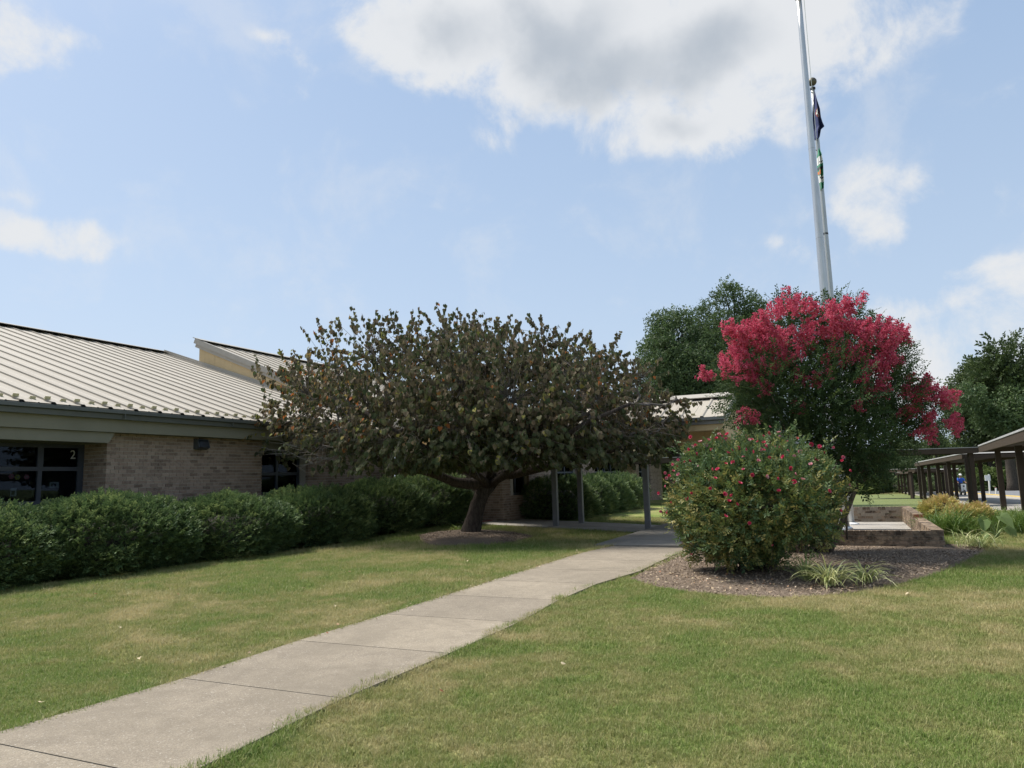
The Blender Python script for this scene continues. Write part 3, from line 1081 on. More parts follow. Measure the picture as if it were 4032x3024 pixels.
MB().prism(lb, V * .96).build('header_band', MT['stucco'], school)
MB().bb(S2a + .003, S2b - .003, -.36, .02, 2.50, ZF - .004).build('header_band', MT['stucco'], school)
# ---- windows
def window(frames, panes, parent=school):
    m = MB()
    for f in frames:
        m.bb(*f)
    fr = m.build('window', MT['winframe'], parent)
    for p in panes:
        MB().bb(*p).build('pane', MT['glass'], fr)
    return fr
t0, t1 = -.80, -.735
fr = [(SA, .008, t0, t1, 1.24, 1.33), (SA, .008, t0, t1, 1.95, 2.035), (SA, .008, t0, t1, 2.44, ZL + .02), (-.13, .008, t0, t1, 1.33, 1.95), (-.13, .008, t0, t1, 2.035, 2.44)]
pn = []
ms = [-.95, -2.55, -4.15, -5.75, -7.4]
prev = -.13
for s in ms:
    fr += [(s - .045, s + .045, t0, t1, 1.33, 1.95), (s - .06, s + .06, t0, t1, 2.035, 2.44)]
    pn += [(s + .045, prev + (.015 if prev < -.5 else 0), -.775, -.769, 1.33, 1.95), (s + .06, prev, -.775, -.769, 2.035, 2.44)]
    prev = s - .06
left_win = window(fr, pn)
fr = [(S2a, S2b, -.40, -.32, 1.24, 1.34), (S2a, S2b, -.40, -.32, 1.80, 1.89), (S2a, S2b, -.40, -.32, 2.42, 2.50)]
pn = []
for s in (S2a, 5.52, S2b - .08):
    fr += [(s, s + .08, -.40, -.32, 1.34, 1.80), (s, s + .08, -.40, -.32, 1.89, 2.42)]
for a, b in ((S2a + .08, 5.52), (5.60, S2b - .08)):
    pn += [(a, b, -.372, -.366, 1.34, 1.80), (a, b, -.372, -.366, 1.89, 2.42)]
win2 = window(fr, pn)
for a, b in zip([p[1] for p in piers[:-1]], [p[0] for p in piers[1:]]):
    fr = [(a, b, T2 - .25, T2 - .18, .95, 1.03), (a, b, T2 - .25, T2 - .18, 1.68, 1.75), (a, b, T2 - .25, T2 - .18, 2.45, 2.55)]
    pn = []
    n = max(2, int(round((b - a) / 1.1)))
    for k in range(n + 1):
        s = a + (b - a - .07) * k / n
        fr += [(s, s + .07, T2 - .25, T2 - .18, 1.03, 1.68), (s, s + .07, T2 - .25, T2 - .18, 1.75, 2.45)]
    for k in range(n):
        s, s2 = a + (b - a - .07) * k / n + .07, a + (b - a - .07) * (k + 1) / n
        pn += [(s, s2, T2 - .22, T2 - .214, 1.03, 1.68), (s, s2, T2 - .22, T2 - .214, 1.75, 2.45)]
    window(fr, pn)
# rooms and blinds behind the glass
rm = MB()
rm.bb(SA - .1, .2, -2.6, -2.5, .9, 2.8)
rm.bb(SA, .014, -2.5, -.81, .9, .92)
rm.bb(SA, .014, -2.5, -.76, 2.78, 2.8)
rm.bb(S2a - .3, S2b + .3, -2.6, -2.5, .9, 2.8)
rm.bb(.015, .2, -2.5, -.756, .9, 2.8)
rm.bb(SA - .1, SA, -2.5, -.756, .9, 2.8)
rm.bb(S2a - .3, S2a - .1, -2.5, -.46, .9, 2.8)
rm.bb(S2b + .1, S2b + .3, -2.5, -.46, .9, 2.8)
rm.bb(S2a - .1, S2b + .1, -2.5, -.46, 2.6, 2.62)
rm.bb(S2a - .1, S2b + .1, -2.5, -.46, .9, .92)
rm.bb(11.2, 34, T2 - 1.5, T2 - .41, 2.6, 2.62)
rm.bb(11.2, 34, T2 - 1.6, T2 - 1.5, .0, 2.8)
rm.build('interior', MT['room'], school)
bl = MB()
for k in range(26):
    z = 1.34 + k * .0235
    bl.pbox(B(SA, -.86, z), U * 7.9, V * .018 + Z * .012, Z * .0015)
    bl.pbox(B(S2a + .1, -.46, z), U * 1.75, V * .018 + Z * .012, Z * .0015)
tag(bl.build('window_blind', MT['blind'], school), kind='stuff')
# the 2 on the glass
def text_mesh(name, curve):
    t = bpy.data.objects.new('text', curve)
    COL.objects.link(t)
    bpy.context.view_layer.update()
    me = bpy.data.meshes.new_from_object(t.evaluated_get(bpy.context.evaluated_depsgraph_get()))
    bpy.data.objects.remove(t)
    o = bpy.data.objects.new(name, me)
    COL.objects.link(o)
    return o
fc = bpy.data.curves.new('numeral', 'FONT')
fc.body = '2'
fc.size = .265
fc.extrude = .004
fc.materials.append(MT['numeral'])
no = text_mesh('numeral', fc)
no.parent = left_win
def face_frame(o, P, along, up=Z):
    n = np.cross(along, up)
    lc = P - ORG[school.name]
    o.matrix_local = Matrix([[along[0], up[0], n[0], lc[0]], [along[1], up[1], n[1], lc[1]], [along[2], up[2], n[2], lc[2]], [0, 0, 0, 1]])
s_l, z_l = onplane_t(275, 1806, -.76)
face_frame(no, B(s_l, -.762, z_l), U)
# little things hung inside the left window
def disc_flower(px, py, mat, lab):
    s, z = onplane_t(px, py, -.83)
    root = thing('paper_flower', lab, 'paper flower', B(s, -.83, z))
    c = ORG[root.name]
    for k in range(6):
        a = k * math.pi / 3
        m = MB()
        m.ball(c + U * .034 * math.cos(a) + Z * .034 * math.sin(a), .026, 8, 5, (1, 1, 1))
        for i in range(len(m.v)):
            r = m.v[i] - c
            m.v[i] = c + r - V * (r @ V) * .85
        m.build('petal', MT[mat], root)
    MB().ball(c + V * .006, .016, 8, 6).build('flower_centre', MT['paper'], root)
disc_flower(45, 1876, 'pink', 'small pink paper flower inside the left classroom window, nearest its left end')
disc_flower(69, 1879, 'lemon', 'small yellow paper flower inside the left classroom window')
disc_flower(105, 1878, 'pink', 'small pink paper flower beside the dark mullion of the classroom window')
def sheet_inside(px, py, w, h, lab):
    s, z = onplane_t(px, py, -.83)
    r = thing('paper_picture', lab, 'picture', B(s, -.83, z))
    MB().bb(s, s + w, -.833, -.829, z - h, z).build('sheet', MT['paper'], r)
    m = MB()
    m.bb(s + w * .15, s + w * .7, -.8285, -.827, z - h * .8, z - h * .3)
    m.build('drawing', MT['room'], r)
sheet_inside(196, 1898, .2, .12, 'pale picture propped inside the classroom window below the number')
sheet_inside(42, 1922, .12, .17, 'pale sheet of paper low inside the left pane of the classroom window')
# ---- the near roof: one object per ribbed panel
RM = .333
ZE = 3.235
RT_, RE = -11.8, .45
nrm_r = (V * RM + Z) / math.sqrt(1 + RM * RM)
dn_r = (V - Z * RM) / math.sqrt(1 + RM * RM)
roof = MB()
def RP(s, t, h=0.0):
    return B(s, t, ZE - RM * (t - RE)) + nrm_r * h
roof.pbox(RP(SA, RT_, -.16), U * (SE - SA), (V - Z * RM) * (RE - .1 - RT_), nrm_r * .145)
roof_o = roof.build('roof', MT['dark'], school)
PW = .612
def panel_mesh(name, length, w=PW, mat='roof'):
    """one roof sheet lying along +y (down the slope), rib on its left edge; built at the origin"""
    prof = [(0, .0), (.004, .036), (.058, .036), (.09, .0), (.34, .0), (.35, .008), (.375, .008), (.385, .0), (w, .0)]
    m = MB()
    for y in (0, length):
        for (x, z) in prof:
            m.v.append(np.array([x, y, z]))
        for (x, z) in prof:
            m.v.append(np.array([x, y, z - .006]))
    n = len(prof)
    for k in range(n - 1):
        m.f.append((k, k + 1, 2 * n + k + 1, 2 * n + k))
        m.f.append((n + k, 3 * n + k, 3 * n + k + 1, n + k + 1))
        m.f.append((k, n + k, n + k + 1, k + 1))
        m.f.append((2 * n + k, 2 * n + k + 1, 3 * n + k + 1, 3 * n + k))
    me = bpy.data.meshes.new(name)
    me.from_pydata([tuple(p) for p in m.v], [], [f[::-1] for f in m.f])
    me.materials.append(MT[mat])
    me.update()
    return me
def place(me, name, parent, P, ax, ay, az):
    o = bpy.data.objects.new(name, me)
    COL.objects.link(o)
    o.parent = parent
    lc = P - ORG[parent.name]
    o.matrix_local = Matrix([[ax[0], ay[0], az[0], lc[0]], [ax[1], ay[1], az[1], lc[1]], [ax[2], ay[2], az[2], lc[2]], [0, 0, 0, 1]])
    ORG[o.name] = ORG[parent.name]
    return o
slope_len = (RE - RT_) * math.sqrt(1 + RM * RM)
pm = panel_mesh('roof_panel', slope_len)
clos = MB().prism([(-.012, 0, .0), (.0, 0, .033), (.06, 0, .033), (.10, 0, .0)], (0, .02, 0))
cme = bpy.data.meshes.new('rib_end')
cme.from_pydata([tuple(p) for p in clos.v], [], clos.f)
cme.materials.append(MT['dark'])
sg = MB()
sg.pbox((-.06, 0, 0), (.12, 0, 0), (0, .075, 0), (0, 0, .006))
sg.pbox((-.055, .045, .006), (.11, 0, 0), (0, .012, 0), (0, 0, .055))
sg.prism([(-.045, .0, .006), (-.045, .045, .006), (-.045, .045, .052)], (.012, 0, 0))
sg.prism([(.034, .0, .006), (.034, .045, .006), (.034, .045, .052)], (.012, 0, 0))
sgm = bpy.data.meshes.new('snow_guard')
sgm.from_pydata([tuple(p) for p in sg.v], [], sg.f)
sgm.materials.append(MT['snow'])
k = 0
s = -2.108 - .05 - PW * 9
while s < SE - .3:
    place(pm, 'roof_panel', roof_o, RP(s, RT_), U, dn_r, nrm_r)
    place(cme, 'rib_end', roof_o, RP(s, RE) + dn_r * -.012, U, dn_r, nrm_r)
    if s > -4:
        place(sgm, 'snow_guard', roof_o, RP(s + .40, RE) - dn_r * .33, U, dn_r, nrm_r)
        place(sgm, 'snow_guard', roof_o, RP(s + .03, RE, .037) - dn_r * .26, U, dn_r, nrm_r)
    s += PW
rc = MB().prism([RP(SA, RT_ - .35, .055), RP(SA, RT_ + .28, .115), RP(SA, RT_ + .28, .135), RP(SA, RT_ - .35, .085)], U * (SE - SA))
rc.build('ridge_cap', MT['trim'], school)
MB().pbox(RP(SA, RT_ + .02, .001), U * (SE - SA), V * .02, nrm_r * .10).build('ridge_vent_shade', MT['dark'], school)  # black strip painting the dark of the hollow under the cap
MB().pbox(RP(SE + .004, RT_ - .2, -.16), U * .03, (V - Z * RM) * (RE - RT_ + .2), nrm_r * .25).build('rake_trim', MT['trim'], school)
# ---- the taller main wing behind: tan gable wall and its own roof
MT_, MZ = -9.7, 7.6
MM = .404
def MP(s, t, h=0.0):
    n_ = (V * MM + Z) / math.sqrt(1 + MM * MM)
    return B(s, t, MZ - MM * (t - MT_)) + n_ * h
SW = 11.07
gw = MB().prism([B(SW, MT_, 2.62), B(SW, 4.19, 2.62), B(SW, 4.19, 2.95), B(SW, .9, MZ - MM * (.9 - MT_) - .05), B(SW, MT_, MZ - .05)], U * .3)
gw.build('gable_wall', MT['stucco_tan'], school)
MB().bb(SW + .3, 36, T2 - .3, T2, 2.61, 3.1).build('fascia', MT['stucco_tan'], school)
mroof = MB()
mroof.pbox(MP(SW - .02, MT_ - .15, -.05), U * 24, (V - Z * MM) * 11.1, (V * MM + Z) / math.sqrt(1 + MM * MM) * .045)
mroof_o = mroof.build('roof', MT['dark'], school)
n_m = (V * MM + Z) / math.sqrt(1 + MM * MM)
d_m = (V - Z * MM) / math.sqrt(1 + MM * MM)
pm2 = panel_mesh('roof_panel', 11.1 * math.sqrt(1 + MM * MM))
for k in range(20):
    place(pm2, 'roof_panel', mroof_o, MP(SW + .14 + k * PW, MT_ - .15), U, d_m, n_m)
MB().pbox(MP(SW - .12, MT_ - .17, -.13), U * .11, (V - Z * MM) * 11.1, n_m * .21).build('rake_trim', MT['trim'], school)
MB().pbox(MP(SW - .055, MT_ - .1, -.27), U * .05, (V - Z * MM) * 11.1, n_m * .137).build('rake_trim', MT['trim'], school)
MB().prism([MP(SW - .12, MT_ - .3, .06), MP(SW - .12, MT_ + .22, .11), MP(SW - .12, MT_ + .22, .13), MP(SW - .12, MT_ - .3, .09)], U * 14).build('ridge_cap', MT['trim'], school)
MB().pbox(MP(SW + .05, MT_ - .12, .001), U * 13, V * .02, n_m * .09).build('ridge_vent_shade', MT['dark'], school)  # black strip again, shade of the cap's hollow put in as colour
fls = MB().pbox(RP(SE + .036, RT_, .0), U * .03, (V - Z * RM) * (RE - RT_), nrm_r * .16)
fls.build('wall_flashing', MT['trim'], school)
MB().bb(10.2, 10.9, -9.6, -9.2, 6.4, 6.62).build('roof_vent', MT['trim'], school) if False else None
# ---- wall light and school sign
s_, z_ = 2.30, 2.44
wlamp = thing('wall_light', 'dark wedge-shaped wall light fixed under the eave of the brick wall', 'wall light', B(s_ + .16, 0, z_))
prof = [B(s_, .0, z_ + .02), B(s_, .07, z_), B(s_, .20, z_ + .05), B(s_, .13, z_ + .26), B(s_, .0, z_ + .27)]
MB().prism(prof, U * .34).build('housing', MT['lampbox'], wlamp)
MB().pbox(B(s_ + .03, .203, z_ + .055), U * .28, V * -.058 + Z * .175, V * .012 + Z * .004).build('lens', MT['lens'], wlamp)
MB().tube([B(s_ + .17, .02, z_ + .27), B(s_ + .17, .02, z_ + .33)], .015).build('conduit', MT['lampbox'], wlamp)
tL, zT = onplane_s(1690, 1892, 11.06)
tR, _ = onplane_s(1787, 1893, 11.06)
zB = zT - .42
sign = thing('school_sign', 'yellow-green school name sign on the brick entrance wall behind the leaning trunk', 'sign', B(11.06, (tL + tR) / 2, (zT + zB) / 2))
MB().pbox(B(11.06, tL, zB), V * (tR - tL), U * .03, Z * (zT - zB)).build('board', MT['sign'], sign)
MB().pbox(B(11.058, tL, zB - .03), V * (tR - tL), U * .034, Z * .029).build('board_edge', MT['signtext'], sign)
for i, (txt, dz) in enumerate((('Gayton', .10), ('Elementary School', .20))):
    f = bpy.data.curves.new('lettering', 'FONT')
    f.body = txt
    f.size = .118
    f.extrude = .002
    f.materials.append(MT['signtext'])
    o = text_mesh('lettering', f)
    o.parent = sign
    P = B(11.054, tR - .98 + (.36 if i == 0 else .0), zT - dz)
    lc = P - ORG[sign.name]
    ax, n2 = V, -U
    o.matrix_local = Matrix([[ax[0], 0, n2[0], lc[0]], [ax[1], 0, n2[1], lc[1]], [0, 1, 0, lc[2]], [0, 0, 0, 1]])
# ================================================================== ENTRANCE CANOPY
canopy = thing('entrance_canopy', 'entrance canopy with cream metal gable roof and tan soffit on grey posts', 'canopy', B(10.5, 8, 0))
CT0, CT1 = T2 + .03, 11.69
CE, CS, CZ = 9.45, 11.72, 3.035
nC = (Z - U * RM) / math.sqrt(1 + RM * RM)
dC = (-U - Z * RM) / math.sqrt(1 + RM * RM)
def CP(s, t, h=0.0):
    return B(s, t, CZ + RM * (s - CE)) + nC * h
cr_ = MB().pbox(CP(CE + .06, CT0, -.09), V * (CT1 - CT0), U * (CS - CE) + Z * RM * (CS - CE), nC * .075)
crb = CP(CS, 0)[2]
cr_.prism([B(CS, CT0, crb - .09), B(CS + 2.3, CT0, crb - .09 - RM * 2.3), B(CS + 2.3, CT0, crb - RM * 2.3), B(CS, CT0, crb)], V * (CT1 - CT0))
croof = cr_.build('roof', MT['dark'], canopy)
cl = (CS - CE) * math.sqrt(1 + RM * RM)
pm3 = panel_mesh('roof_panel', cl)
tt = CT1 - .03
k = 0
while tt > CT0 - .2:
    # panel local x must run with the rib on the far side from the rake
    place(pm3, 'roof_panel', croof, CP(CS, tt - PW if k else tt - PW + .0), V, dC, nC)
    place(cme, 'rib_end', croof, CP(CE, tt - PW) - dC * .012, V, dC, nC)
    if k and k < 8:
        place(sgm, 'snow_guard', croof, CP(CE, tt - PW + .38) - dC * .3, V, dC, nC)
    tt -= PW
    k += 1
MB().prism([CP(CS, CT0, .09), CP(CS - .34, CT0, .075), CP(CS - .34, CT0, .10), CP(CS + .02, CT0, .125), CP(CS + .3, CT0, .02)], V * (CT1 - CT0 + .03)).build('ridge_cap', MT['trim'], canopy)
MB().pbox(CP(CS - .2, CT0, .001), V * (CT1 - CT0), U * .02, nC * .07).build('ridge_vent_shade', MT['dark'], canopy)  # black strip at the vent gap, its darkness painted in
MB().pbox(CP(CE - .02, CT1 + .004, -.14), V * .05, U * (CS - CE) + Z * RM * (CS - CE), nC * .23).build('rake_trim', MT['trim'], canopy)
MB().prism([B(CE - .003, CT0, CZ - .11), B(CE - .14, CT0, CZ - .09), B(CE - .14, CT0, CZ - .015), B(CE - .003, CT0, CZ - .005)], V * (CT1 - CT0)).build('gutter', MT['gutter_grey'], canopy)
MB().prism([B(CE + .05, CT0, CZ - .2), B(CE - .05, CT0, CZ - .2), B(CE - .05, CT0, CZ - .112), B(CE + .05, CT0, CZ - .112)], V * (CT1 - CT0 - .02)).build('gutter_board', MT['gutter_grey'], canopy)
MB().prism([B(CE, CT0, 2.67), B(CE, CT1 - .05, 2.67), B(CE, CT1 - .05, CZ - .203), B(CE, CT0, CZ - .203)], U * .2).build('soffit_band', MT['stucco_tan'], canopy)
gend = MB().prism([B(CE + .21, CT1 - .22, 2.67), B(CE + 1.0, CT1 - .22, 2.42), B(CS + 2.3, CT1 - .22, 2.42), B(CS + 2.3, CT1 - .22, crb - .1 - RM * 2.3), B(CS, CT1 - .22, crb - .10), B(CE + .21, CT1 - .22, CZ - .03)], V * .17)
gend.build('gable_end', MT['stucco_tan'], canopy)
MB().bb(CE + .21, CE + 1.05, CT0, CT1 - .23, 2.70, 2.74).build('soffit', MT['stucco_tan'], canopy)
MB().bb(CE + 1.05, CE + 1.25, CT0, CT1 - .23, 2.30, 2.74).build('soffit_band', MT['stucco_tan'], canopy)
MB().bb(CE + 1.26, CS + 2.2, CT0, CT1 - .23, 2.44, 2.50).build('soffit', MT['stucco_tan'], canopy)
MB().bb(-.1 + CE + 1.05, S1W - .01, -.3, CT0 - .01, 2.50, 2.66).build('soffit', MT['stucco_tan'], canopy)
def cpost(px, py, mat='post', s=None, top=2.44, w=.15):
    P = gpt(px, py)
    s0, t0 = to_st(P)
    z0 = float(gz(P[0], P[1])) + .03
    MB().bb(s0 - w / 2, s0 + w / 2, t0 - w / 2, t0 + w / 2, z0, top).build('post', MT[mat], canopy)
    MB().bb(s0 - w / 2 - .012, s0 + w / 2 + .012, t0 - w / 2 - .012, t0 + w / 2 + .012, z0 - .01, z0 + .012)
cpost(2190, 2076)
cpost(2290, 2064)
cpost(2553, 2096)
cpost(1845, 2041, 'post_light')
cpost(1975, 2051)
P_ = B(12.4, 10.6)
MB().bb(12.3, 12.45, 10.5, 10.65, float(gz(P_[0], P_[1])), 2.44).build('post', MT['post'], canopy)
P_ = B(9.9, 2.15)
MB().bb(9.83, 9.98, 2.08, 2.23, float(gz(P_[0], P_[1])), 2.5).build('post', MT['post_light'], canopy)
# ================================================================== BRICK PLANTER
PS0, PS1, PTR, PTL, PTH = 4.90, 12.95, 16.10, 11.3, .21
PZ, PZB, PBASE = .345, .425, -.04
planter = thing('brick_planter', 'low weathered brick enclosure around the flagpoles, one side wall stepped', 'brick wall', B(8.5, 14, 0))
pw = MB()
e_ = .012
pw.bb(PS0 + e_, PS0 + PTH - e_, PTL, PTR - e_, -.3, PZ - e_)
pw.bb(PS0 + PTH - e_, 8.74, PTR - PTH + e_, PTR - e_, -.3, PZ - e_)
pw.bb(8.74, PS1 - PTH, PTR - PTH + e_, PTR - e_, -.3, PZB - e_)
pw.bb(PS1 - PTH, PS1 - e_, PTL, PTR - e_, -.3, PZB - e_)
pw_o = pw.build('wall_core', MT['pmortar'], planter)
BRICKS.clear()
HP = .0775
rows = 4
def prow(key, o, al, nr, length, z1, nrow):
    # a soldier course on top (bricks on edge), stretchers below
    w = .0985
    n = int(length / w)
    w = length / n
    for i in range(n):
        BRICKS.append((key, o + al * (i + .5) * w + Z * (z1 - .0485) - nr * .045 + nr * rng.uniform(-.004, .004), al, nr, w - .011, .090, .09))
    brick_face(key, o, al, nr, length, z1 - .1025 - nrow * HP, z1 - .1025, HP, .203, .09)
prow('P', B(PS0, PTL), V, -U, PTR - PTL, PZ, 4)
prow('P', B(PS0 + .093, PTR), U, V, PS1 - PS0 - .19, PZ, 4)
prow('P', B(PS0 + PTH, PTR - PTH), U, -V, 8.74 - PS0 - PTH, PZ, 4)
prow('P', B(8.74, PTR - PTH), U, -V, PS1 - PTH - 8.74 - .093, PZB, 5)
prow('P', B(PS1 - PTH, PTL), V, -U, PTR - PTL - PTH, PZB, 5)
brick_face('P', B(8.74, PTR - PTH + .003), V, -U, PTH - .006, PZ + .003, PZB, .0775, .2)
n_p0 = len(BRICKS)
lay_bricks(('P',), ('pbrick_o', 'pbrick_j'), 285, lambda b: -.02, {'P': pw_o})
def cap(s0, s1, z):
    n = int((s1 - s0) / .0985)
    w = (s1 - s0) / n
    me = bpy.data.meshes.new('cap_brick')
    m = MB().pbox((0, 0, 0), (w - .011, 0, 0), (0, PTH, 0), (0, 0, .012))
    me.from_pydata([tuple(p) for p in m.v], [], m.f)
    me.materials.append(MT['pbrick_o'])
    for i in range(n):
        place(me, 'cap_brick', pw_o, B(s0 + i * w + .005, PTR - PTH, z - .008 + rng.uniform(-.002, .002)), U, V, Z)
cap(PS0, 8.73, PZ + .004)
cap(8.76, PS1, PZB + .004)
MB().bb(8.715, 8.738, PTR - PTH + .01, PTR - .004, PZ + .008, PZB - .003).build('end_brick', MT['redbrick'], planter, label='bright red brick face at the step in the side wall')
MB().bb(PS0 + PTH, PS1 - PTH, PTL - 2, PTR - PTH, -.2, .0).build('planter_floor', MT['pfloor'], planter)
# ================================================================== FLAGPOLES
P1 = gpt(3327, 2084); P1 = at(3327, 2084, 18.5); P1[2] = 0.0
P2 = at(3352, 2068, 20.0); P2[2] = 0.0
top1 = at(3157, -10, P1[1])[2]
pole1 = thing('flagpole', 'tall tapered aluminium flagpole, the nearer and taller of the two, bare of flags', 'flagpole', P1, 'flagpoles in the brick enclosure')
m = MB()
hs = np.linspace(0, top1 + .15, 14)
m.tube([P1 + Z * h for h in hs], [(.118 - .05 * max(0, (h - 3)) / (top1 - 3)) for h in hs], 20)
m.build('pole', MT['alu'], pole1, smooth=True)
for h in (2.1, 5.1, 7.6, 10.1):
    MB().tube([P1 + Z * h, P1 + Z * (h + .012)], [.1195 - .05 * max(0, (h - 3)) / (top1 - 3)] * 2, 20).build('joint_ring', MT['alu_old'], pole1)
MB().tube([P1 + Z * .001, P1 + Z * .05, P1 + Z * .09], [.20, .19, .125], 20).build('base_collar', MT['alu'], pole1, smooth=False)
MB().tube([P1 + Z * (top1 - .02), P1 + Z * (top1 + .05)], .11, 14).build('truck', MT['alu_old'], pole1)
MB().tube([P1 + Z * (top1 + .02) + np.array([.06, -.02, 0]), P1 + Z * (top1 + .02) + np.array([.2, -.04, -.01])], .03, 8).build('pulley', MT['alu_old'], pole1)
m = MB()
m.tube([P1 + np.array([.125, -.06, .9]), P1 + np.array([.128, -.05, 6]), P1 + np.array([.13, -.03, top1])], .007, 5)
m.build('halyard', MT['white'], pole1)
top2 = at(3201, 352, P2[1])[2]
pole2 = thing('flagpole', 'shorter flagpole with ball finial and two limp flags, just behind the taller pole', 'flagpole', P2, 'flagpoles in the brick enclosure')
hs = np.linspace(0, top2, 12)
MB().tube([P2 + Z * h for h in hs], [.088 - .034 * max(0, h - 2.5) / (top2 - 2.5) for h in hs], 16).build('pole', MT['alu_old'], pole2, smooth=True)
MB().tube([P2 + Z * .001, P2 + Z * .05, P2 + Z * .08], [.21, .20, .10], 20).build('base_collar', MT['white'], pole2)
MB().tube([P2 + Z * top2, P2 + Z * (top2 + .05)], .075, 14).build('truck', MT['black'], pole2)
MB().tube([P2 + Z * (top2 + .05), P2 + Z * (top2 + .12)], .02, 8).build('spindle', MT['alu_old'], pole2)
MB().ball(P2 + Z * (top2 + .235), .125, 20, 14).build('ball_finial', MT['ball'], pole2, smooth=True)
for h in (1.4, 3.4, 4.2, 4.4, 4.6, 8.2):
    MB().tube([P2 + Z * h, P2 + Z * (h + .05)], [.093 - .034 * max(0, h - 2.5) / (top2 - 2.5)] * 2, 16).build('band', MT['black'] if h in (1.4, 8.2) else MT['alu'], pole2)
def limp_flag(name, label, left, right, colour, mats, nx=22, ny=46, seed=0):
    """left / right: photo outlines from top to bottom; the cloth hangs in deep folds beside the pole"""
    lt = np.array([at(x, y, P2[1] - .12) for x, y in left])
    rt = np.array([at(x, y, P2[1] - .12) for x, y in right])
    def along(P, f):
        d = np.r_[0, np.cumsum(np.linalg.norm(np.diff(P, axis=0), axis=1))]
        d /= d[-1]
        return np.array([np.interp(f, d, P[:, k]) for k in range(3)])
    root = thing(name, label, 'flag', (lt[0] + rt[0]) / 2)
    v_, f_, mi = [], [], []
    for j in range(ny + 1):
        b = j / ny
        l, r = along(lt, b), along(rt, b)
        for i in range(nx + 1):
            a = i / nx
            p = l + (r - l) * a
            fold = math.sin(a * 9.4 + seed + b * 1.3) * (.05 + .05 * min(1, b * 3)) * min(1, b * 6 + .15)
            v_.append(tuple(p + np.array([0, fold, 0]) - ORG[root.name]))
    for j in range(ny):
        for i in range(nx):
            q = j * (nx + 1) + i
            f_.append((q, q + 1, q + nx + 2, q + nx + 1))
            mi.append(colour((i + .5) / nx, (j + .5) / ny))
    me = bpy.data.meshes.new('cloth')
    me.from_pydata(v_, [], f_)
    for k in mats:
        me.materials.append(MT[k])
    me.polygons.foreach_set('material_index', mi)
    me.polygons.foreach_set('use_smooth', [True] * len(f_))
    link('cloth', me, None, root)
    top = MB()
    top.tube([lt[0] + np.array([-.02, .05, .01]), lt[0] + np.array([-.05, .1, .05])], .012, 6)
    top.build('clip', MT['black'], root)
def navy(a, b):
    d = math.hypot((a - .62) / .34, (b - .47) / .12)
    if d < 1:
        if d > .84:
            return 2
        if .30 < a < .52 and b > .5:
            return 2
        if abs(a - .60) < .05:
            return 0
        return 1
    return 0
limp_flag('flag', 'limp navy flag with white and dull red seal, upper on the shorter pole',
          [(3207, 362), (3204, 400), (3202, 440), (3205, 480), (3208, 520), (3211, 540), (3214, 548)],
          [(3209, 361), (3216, 392), (3226, 430), (3229, 465), (3235, 487), (3242, 503), (3228, 515), (3222, 546)], navy, ['navy', 'flagwhite', 'flagred'])
def green(a, b):
    if b < .20 or b > .84:
        return 0
    d = math.hypot((a - .5) / .75, (b - .53) / .17)
    if d < 1:
        if .46 < b < .52:
            return 3
        if b >= .52 and math.hypot((a - .35) / .35, (b - .60) / .075) < 1:
            return 2
        return 0 if b > .40 else 1
    if .32 < b < .345 and int(a * 9) % 2:
        return 3
    if .72 < b < .755:
        return 3 if int(a * 11) % 3 else 1
    return 1
limp_flag('flag', 'limp green and white flag with an orange emblem, lower on the shorter pole',
          [(3222, 590), (3219, 615), (3221, 650), (3222, 690), (3227, 730), (3230, 745)],
          [(3226, 583), (3232, 612), (3237, 650), (3239, 690), (3241, 715), (3240, 744)], green, ['flaggreen', 'flagwhite', 'flagorange', 'flagblack'], seed=2)
